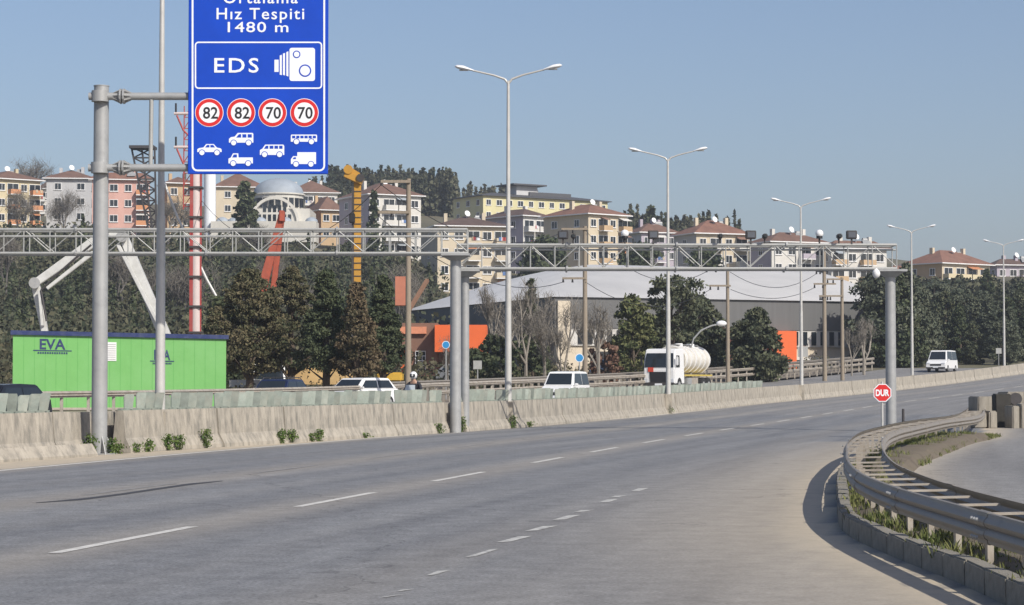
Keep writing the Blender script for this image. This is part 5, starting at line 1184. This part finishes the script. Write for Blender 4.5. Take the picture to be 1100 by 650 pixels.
cable(P(631, 250, 154.8), P(759, 292, 171.8), 1.8, 'upper cable sagging over the pine tree'); cable(P(629, 303, 154.8), P(763, 311, 171.8), 1.5, 'lower cable sagging over the pine tree')
cable(P(784, 292, 171.8), P(877, 294, 189.8), 1.2, 'upper cable sagging before the pale hall roof'); cable(P(785, 311, 171.8), P(875, 309, 189.8), .8, 'lower cable sagging before the pale hall roof')
cable(P(216, 215, 150), P(409, 199, 111.8), 3., 'long cable from the red drilling mast to the tall utility pole')
# small curved yard lamp
D = 165.; q = thing('yard_lamp', 'small yard lamp on a curved arm before the dark trees right of the tanker', 'street lamp', (PX(742, D), D, T(PX(742, D), D)))
MB().path([P(742, 412, D), P(742, 375, D), P(745, 364, D), P(753, 355, D), P(764, 350, D), P(772, 348.5, D)], .06, 8).build('pole', galv, q, smooth=True); MB().ball(P(775, 347.5, D), .36, (1.1, .6, .6)).build('lamp_head', whitepaint, q, smooth=True)
# road signs beyond the far rail
def rsign(px, py, rpx, D, lb, kind):
    X = PX(px, D); q = thing('road_sign', lb, 'road sign', (X, D, T(X, D))); z = PZ(py, D)
    MB().tube((X, D, T(X, D)), (X, D, z), .04, .04, 8).build('post', galv, q)
    if kind == 'disc':
        pl_ = MB().tube((X, D-.05, z), (X, D-.07, z), rpx*D/F, rpx*D/F, 24).build('plate', white, q); MB().tube((X, D-.07, z), (X, D-.078, z), rpx*D/F*.86, rpx*D/F*.86, 24).build('face', mat('disc_blue', (.03, .25, .55), .4), pl_)
    else: MB().box((X, D-.05, z), (2*rpx*D/F, .03, 2*rpx*D/F)).build('plate', galv_pale, q)
rsign(622.5, 384.5, 4.6, 146, 'small round blue sign left of the yellow green tree', 'disc'); rsign(479, 370.5, 4.2, 140, 'small round blue sign left of the double gantry column', 'disc')
rsign(513, 392, 4.6, 140, 'square grey sign plate before the dark bush', 'sq'); rsign(862.5, 378, 5.5, 190, 'pale square sign plate below the orange block of the hall', 'sq'); rsign(1073, 377, 3, 235, 'small pale sign plate at the right edge before the wood', 'sq')

# ------------------------------------------------------------------ trees
def rprof(kind, t):
    if kind == 'cone': return (1-t)**.8*min(1, .55+t*4)
    if kind == 'cedar': return (1-t**1.7)**.75*min(1, .5+t*3.2)
    if kind == 'spire': return (1-t)**.9*min(1, .4+t*6)*1.0
    if kind == 'round': return math.sqrt(max(0, 1-(2*t-1)**2))*.92+.08
    if kind == 'column': return min(1, t*8+.3)*(1-t**3)**.6
    return 1
def crown(H, Wd, kind, npuff, nleaf, ls, t0=.12, seed=0, flat=.6, gap=0., puff=None):
    """returns leaf centres, sizes and the puffs, for a crown that stands at the origin"""
    rg = np.random.default_rng(seed); rr = random.Random(seed); C = []; Pf = []
    for i in range(npuff):
        t = (i+rr.random())/npuff; a = rr.uniform(0, 2*PI); lump = 1+.22*math.sin(3*a+seed)+.15*math.sin(5*a+7*t+seed)
        R_ = Wd/2*rprof(kind, t)*lump; rad = R_*rr.uniform(.35, 1.0)**.6
        if rr.random() < gap: continue
        c = np.array([rad*math.cos(a), rad*math.sin(a), H*(t0+(1-t0)*t*.97)]); pr_ = (puff or Wd*.13)*rr.uniform(.6, 1.25)*(1-.45*t if kind != 'round' else 1)
        n = int(nleaf*rr.uniform(.6, 1.3)); d = rg.normal(size=(n, 3)); d /= np.linalg.norm(d, axis=1)[:, None]; d *= rg.random((n, 1))**.45*pr_
        d[:, 2] *= flat; out = np.array([math.cos(a), math.sin(a), -.25])*pr_*.5; C.append(c+d+out*rg.random((n, 1))); Pf.append((c, pr_))
    C = np.concatenate(C); S = ls*(.6+.8*rg.random(len(C))); return C, S, Pf
def tree(label, px, py_top, py_base, wpx, D, kind, lm, cat='tree', name='tree', npuff=90, nleaf=60, ls=.26, t0=.12, seed=1, trunk=bark, group=None, flat=.6, gap=0., puff=None, limbs=14, X=None, z0=None, H=None, Wd=None):
    X = PX(px, D) if X is None else X; z0 = (T(X, D) if py_base is None else PZ(py_base, D)) if z0 is None else z0
    H = PZ(py_top, D)-z0 if H is None else H; Wd = wpx*D/F if Wd is None else Wd
    root = thing(name, label, cat, (X, D, z0), 0, group)
    C, S, Pf = crown(H, Wd, kind, npuff, nleaf, ls, t0, seed, flat, gap, puff)
    V, Fq = leaves(C, S, 1.5, .3); rawmesh('crown', V, Fq, lm, root)
    mb = MB(); tr_ = H*.022+.03; pts = [(0, 0, -.3), (.03*H*.3, 0, H*.3), (-.01*H, .01*H, H*.65), (0, 0, H*.93)]
    mb.path(pts, [tr_*1.3, tr_, tr_*.6, tr_*.15], 8)
    for c, p in random.Random(seed).sample(Pf, min(limbs, len(Pf))):
        zb = max(c[2]-p*1.5-.08*H, .08*H); mb.tube((0, 0, zb), tuple(c), tr_*.4*(1-zb/H)+.015, .012, 5, False)
    mb.build('trunk', trunk, root, local=True); return root
def bare(label, px, py_top, D, wpx, seed, m=None, cat='bare tree', group=None, z0=None, lean=0., dens=5, fine=1.):
    rr = random.Random(seed); X = PX(px, D); z0 = T(X, D) if z0 is None else z0; H = PZ(py_top, D)-z0; wd = wpx*D/F
    root = thing('bare_tree', label, cat, (X, D, z0), 0, group); mb = MB(); tw = []
    def grow(p, d, L_, r_, k):
        q = p+d*L_; mb.tube(p, q, r_, r_*.68, 6 if k < 2 else 4, False)
        if k >= dens: 
            tw.append((p, d, L_)); return
        nb = 3 if k < 3 else 3
        for i in range(nb):
            sp = .55 if i else .18
            e = Vector((rr.gauss(0, sp), rr.gauss(0, sp), rr.uniform(.0, .35))); nd = (d+e); nd.x *= (wd/H)*1.6 if k > 0 else 1; nd.normalize()
            grow(p+d*L_*rr.uniform(.55, 1) if i else q, nd, L_*rr.uniform(.62, .82), r_*(.62 if i else .7), k+1)
    grow(Vector((0, 0, -.2)), Vector((lean, 0, 1)).normalized(), H*.27, H*.016+.02, 0)
    # fit to the height and width wanted
    zs = [v[2] for v in mb.v]; xs = [v[0] for v in mb.v]; sz = H/max(zs); sx = min(max(wd/(max(xs)-min(xs)), .5), 1.6)
    mb.v = [(v[0]*sx, v[1]*sx, v[2]*sz if v[2] > 0 else v[2]) for v in mb.v]
    mb.build('branches', m or palebark, root, local=True)
    C = []; n = 5
    for p, d, L_ in tw:
        for i in range(n): 
            q = p+d*L_*rr.random()+Vector((rr.gauss(0, .22), rr.gauss(0, .22), rr.gauss(0, .2)))*fine; C.append((q.x*sx, q.y*sx, q.z*sz))
    C = np.array(C); nn = len(C); a_ = rng.normal(size=(nn, 3)); a_[:, 2] = np.abs(a_[:, 2])+.4; a_ /= np.linalg.norm(a_, axis=1)[:, None]; b_ = np.cross(a_, rng.normal(size=(nn, 3))); b_ /= np.linalg.norm(b_, axis=1)[:, None]
    a_ *= .28*fine; b_ *= .010*fine; V = np.stack([C-a_-b_, C-a_+b_, C+a_+b_*.3, C+a_-b_*.3], 1).reshape(-1, 3); rawmesh('twigs', V, np.arange(4*nn).reshape(nn, 4), twig, root)
# the row of brown and dark conifers beside the container
tree('broad reddish brown and green cedar right of the green container', 268, 287, 421, 92, 134, 'cedar', L_cedar, npuff=210, nleaf=150, ls=.115, t0=.18, seed=3, puff=.62, limbs=60)
tree('brownish cedar touching the broad cedar on its right', 312, 284, 421, 66, 138, 'cedar', L_cedar, npuff=160, nleaf=140, ls=.115, t0=.2, seed=8, puff=.55, limbs=50)
tree('dark green conifer between the brown cedar and the reddish conifer', 350, 288, 421, 60, 131, 'cone', L_dark, npuff=170, nleaf=150, ls=.12, t0=.2, seed=5, puff=.55, limbs=40)
tree('reddish brown conifer before the yellow mast', 383, 302, 421, 48, 129, 'cone', L_redc, npuff=130, nleaf=130, ls=.115, t0=.16, seed=6, puff=.5, limbs=40)
tree('dark green conifer left of the tall utility pole', 411, 294, 421, 46, 136, 'cone', L_dark, npuff=140, nleaf=150, ls=.12, t0=.2, seed=7, puff=.5, limbs=30)
tree('dark bushy conifer behind the broad cedar at its left', 236, 318, 421, 44, 146, 'cedar', L_dark, npuff=90, nleaf=80, ls=.19, t0=.05, seed=9, puff=.55)
# trees between the double column and the tanker
bare('tall bare tree just left of the second lamp post', 532, 305, 172, 50, 11); bare('tall bare tree just right of the second lamp post', 565, 298, 168, 70, 12); bare('bare tree with pale trunk before the dark hall wall', 585, 322, 160, 50, 13)
bare('bare spreading tree left of the utility pole before the hall corner', 607, 318, 158, 60, 14); bare('bare tree right of the utility pole before the hall', 643, 322, 165, 46, 15); bare('thin bare sapling left of the double gantry column', 481, 362, 150, 20, 16, z0=T(PX(481, 150), 150), dens=4)
tree('narrow dark spruce behind the bare trees right of the second lamp post', 571, 297, None, 34, 195, 'cone', L_dark, npuff=90, nleaf=50, ls=.28, t0=.1, seed=21, gap=.2)
tree('dark evergreen bush right of the double gantry column', 508, 376, None, 40, 165, 'round', L_dark, 'bush', 'bush', npuff=60, nleaf=80, ls=.22, t0=.0, seed=22); tree('dark evergreen bush left of the second lamp post foot', 533, 360, None, 46, 168, 'round', L_dark, 'bush', 'bush', npuff=60, nleaf=80, ls=.22, t0=.0, seed=23)
tree('low dark bush behind the bare trees right of the second lamp post', 572, 366, None, 44, 175, 'round', L_dark, 'bush', 'bush', npuff=50, nleaf=80, ls=.24, t0=.0, seed=24)
tree('reddish brown bush left of the yellow green tree', 650, 366, None, 34, 178, 'round', L_red, 'bush', 'bush', npuff=45, nleaf=70, ls=.22, t0=.0, seed=25)
tree('yellow green pine left of the third lamp post', 679, 316, None, 52, 182, 'cedar', L_olive, npuff=120, nleaf=85, ls=.22, t0=.08, seed=26, puff=.8, limbs=30)
tree('dark pine with open uneven crown right of the third lamp post', 722, 296, None, 60, 192, 'round', L_pine, npuff=60, nleaf=80, ls=.24, t0=.42, seed=27, gap=.25, puff=.85, limbs=30)
tree('dark green pine just right of the open crowned pine', 752, 318, None, 62, 198, 'cedar', L_pine, npuff=120, nleaf=80, ls=.25, t0=.1, seed=28, puff=.9)
tree('dark low tree behind the tanker truck', 705, 345, None, 52, 200, 'round', L_pine, npuff=90, nleaf=80, ls=.26, t0=.0, seed=29, puff=1.)
tree('broad dark green tree right of the utility pole before the hall', 813, 330, None, 62, 188, 'cedar', L_pine, npuff=140, nleaf=85, ls=.24, t0=.05, seed=30, puff=.8)
tree('dark green tree between the third lamp post and the broad tree', 790, 350, None, 30, 194, 'round', L_pine, npuff=60, nleaf=70, ls=.25, t0=.0, seed=31)
bare('small bare tree in front of the factory windows', 915, 352, 205, 26, 17, dens=4); bare('slim bare tree left of the gantry column before the hall', 928, 340, 208, 22, 18, dens=4)
tree('dark conifer at the right end of the factory hall', 944, 308, None, 26, 240, 'cone', L_dark, npuff=90, nleaf=60, ls=.35, t0=.05, seed=32)
# wood at the right: copies of four trees
wp_ = [tree('dark conifer of the wood below the hip roofed block', None, None, None, None, 300., k, m_, group='dark trees of the wood on the right', X=80.+i, z0=5., H=11., Wd=w_, npuff=130, nleaf=100, ls=.30, t0=.04, seed=40+i, puff=1.0)
       for i, (k, m_, w_) in enumerate((('cone', L_dark, 6.), ('cedar', L_pine, 7.), ('round', L_woods, 7.), ('cone', L_woods, 5.)))]
rr = random.Random(5); spots = []
for row, (D0, yt, n) in enumerate(((250, 356, 9), (272, 340, 10), (300, 325, 11), (330, 315, 10))):
    for i in range(n):
        px = 938+(i+rr.uniform(0, 1))*(186/n); D = D0+rr.uniform(-9, 9)
        if px < 975: D = 236+8*rr.random(); yt += -14
        spots.append((px, D, yt+rr.uniform(-12, 16)+(10 if px > 978 else 0)))
for j, (px, D, yt) in enumerate(spots):
    X = PX(px, D); z0 = T(X, D)-.3; H = max(PZ(yt, D)-z0, 5); src = wp_[j % 4]; sc = (H/11.*rr.uniform(.85, 1.1), H/11.*rr.uniform(.85, 1.1), H/11.)
    o = src if j < 4 else copy_tree(src, label=None)
    o.location = (X, D, z0); o.scale = sc; o.rotation_euler = (0, 0, rr.uniform(0, 6.28)); o['label'] = 'dark tree standing in the dense wood that covers the slope at the right'
# cypresses and single trees among the houses
tree('tall dark cypress left of the mosque', 263, 193, None, 22, 405, 'column', L_dark, npuff=80, nleaf=60, ls=.5, t0=0, seed=50, puff=1.2); tree('slim dark cypress right of the yellow mast', 401, 203, None, 9, 405, 'column', L_dark, npuff=60, nleaf=50, ls=.45, t0=0, seed=51, puff=.8)
tree('dark round tree below the lilac block behind the second lamp post', 584, 256, None, 40, 352, 'round', L_dark, npuff=80, nleaf=70, ls=.5, t0=.2, seed=52, puff=1.5)
tree('small dark tree below the lilac blocks left of the third lamp post', 690, 262, None, 34, 360, 'round', L_dark, npuff=70, nleaf=60, ls=.5, t0=.1, seed=53, puff=1.5); tree('dark tree against the cream block right of the third lamp post', 757, 266, None, 20, 365, 'round', L_dark, npuff=60, nleaf=60, ls=.5, t0=.1, seed=54, puff=1.3)
bare('bare grey tree rising behind the yellow block at the left edge', 22, 172, 500, 46, 55, m=mat('grey_bark', (.12, .11, .10), .9), dens=5, fine=3.2); bare('bare pale tree before the grey white block', 68, 206, 405, 40, 56, dens=5, fine=2.6); bare('bare tree before the pink block', 180, 208, 405, 40, 57, dens=5, fine=2.6); bare('bare tree before the yellow block at the left edge', 18, 205, 400, 34, 58, dens=5, fine=2.6)
tree('narrow dark spire tree on the ridge left of the third lamp post', 700, 221, None, 9, 515, 'cone', L_dark, npuff=50, nleaf=50, ls=.7, t0=0, seed=59, puff=1.2)
# bare trees on the slope: copies of two
bp_ = []
for i in range(14):
    px = rr.uniform(0, 440); D = rr.uniform(235, 395); X = PX(px, D); z0 = T(X, D)
    if len(bp_) < 2:
        before = set(o.name for o in bpy.data.objects); bare('grey bare tree standing in the thicket of the slope below the houses', px, PZ(0, D)*0+YH-(z0+8.5-HC)*F/D, D, 40, 70+i, group='bare trees on the slope', fine=2.2, m=mat('grey_bark', (.12, .11, .10), .9)); bp_.append([o for o in bpy.data.objects if o.name not in before and o.parent is None][0])
    else: copy_tree(bp_[i % 2], loc=(X, D, z0), rz=rr.uniform(0, 6), sc=rr.uniform(.8, 1.25))
# vegetation nobody could count
def thicket(name, label, regions, lm, ls, seed, flat=.75, cone=False):
    rg = np.random.default_rng(seed); rr = random.Random(seed); Cs = []; Ss = []
    for (p0, p1, D0, D1, n, r0, r1, nl) in regions:
        for _ in range(n):
            D = D0+(D1-D0)*rr.random(); px = rr.uniform(p0, p1); X = PX(px, D)
            if D < 300 and X > FR(D)-7: continue
            r_ = rr.uniform(r0, r1); m_ = int(nl*rr.uniform(.7, 1.3)); d = rg.normal(size=(m_, 3)); d /= np.linalg.norm(d, axis=1)[:, None]; d *= rg.random((m_, 1))**.4*r_
            z = T(X, D)
            if cone:
                h = r_*rr.uniform(2.4, 3.8); t = rg.random(m_)**1.3; d[:, 0] *= (1-t)*.8; d[:, 1] *= (1-t)*.8; d[:, 2] = t*h
            else: d[:, 2] = d[:, 2]*flat*rr.uniform(.8, 1.5)+r_*.5
            Cs.append(d+np.array([X, D, z])); Ss.append(ls*(.6+.8*rg.random(m_))*(D/300)**.5)
    C = np.concatenate(Cs); V, Fq = leaves(C, np.concatenate(Ss), 1.4); tag(rawmesh(name, V, Fq, lm), label, 'vegetation', kind='stuff')
thicket('hillside_shrubs', 'dark green evergreen thicket covering the slope below the houses', [(-30, 470, 200, 400, 430, 1.8, 4.4, 230), (-30, 470, 380, 425, 80, 1.3, 2.4, 120), (440, 960, 300, 345, 90, 1.5, 2.6, 130), (930, 1130, 240, 370, 190, 1.4, 2.4, 130), (940, 1120, 360, 400, 90, 1., 1.6, 90)], L_hill2, .5, 1)
thicket('brown_scrub', 'brown leafless scrub and brush on the slope behind the works yard', [(-30, 470, 165, 330, 420, 1.5, 3.2, 190), (-30, 470, 330, 425, 110, 1.2, 2.2, 130), (440, 960, 310, 380, 50, 1.2, 2.0, 90)], L_hill, .36, 2, flat=.55)
thicket('slope_conifers', 'dark pointed conifers mixed into the slope below the houses', [(-20, 470, 220, 375, 150, 1.9, 3.0, 260), (450, 940, 300, 335, 14, 1.6, 2.2, 160)], L_dark, .38, 3, cone=True)
thicket('far_wood', 'dark pine wood on the ridge behind the lilac block and the school', [(352, 490, 585, 700, 620, 2.3, 3.5, 130), (665, 795, 500, 545, 120, 1.6, 2.5, 110), (330, 420, 560, 600, 80, 2, 2.8, 100), (480, 560, 660, 700, 60, 1.6, 2.4, 90)], L_hill2, .62, 4, cone=True)
thicket('weedy_verge', 'low weeds and dry brush along the far side of the yard', [(-30, 600, 125, 215, 260, .5, 1.2, 60), (560, 1000, 185, 240, 160, .6, 1.3, 60)], L_hill, .22, 5)

# ------------------------------------------------------------------ haze
hm_ = bpy.data.materials.new('haze'); hm_.use_nodes = True; t = hm_.node_tree; t.nodes.clear()
pv = t.nodes.new('ShaderNodeVolumePrincipled'); pv.inputs['Color'].default_value = (.86, .92, 1.0, 1); pv.inputs['Density'].default_value = HAZE; pv.inputs['Anisotropy'].default_value = .2
mo = t.nodes.new('ShaderNodeOutputMaterial'); t.links.new(pv.outputs[0], mo.inputs['Volume'])
o = MB().box((0, 2500, 50), (9000, 5400, 160)).build('haze', hm_); tag(o, 'thin pale haze in the air over the whole scene', 'haze', kind='stuff')
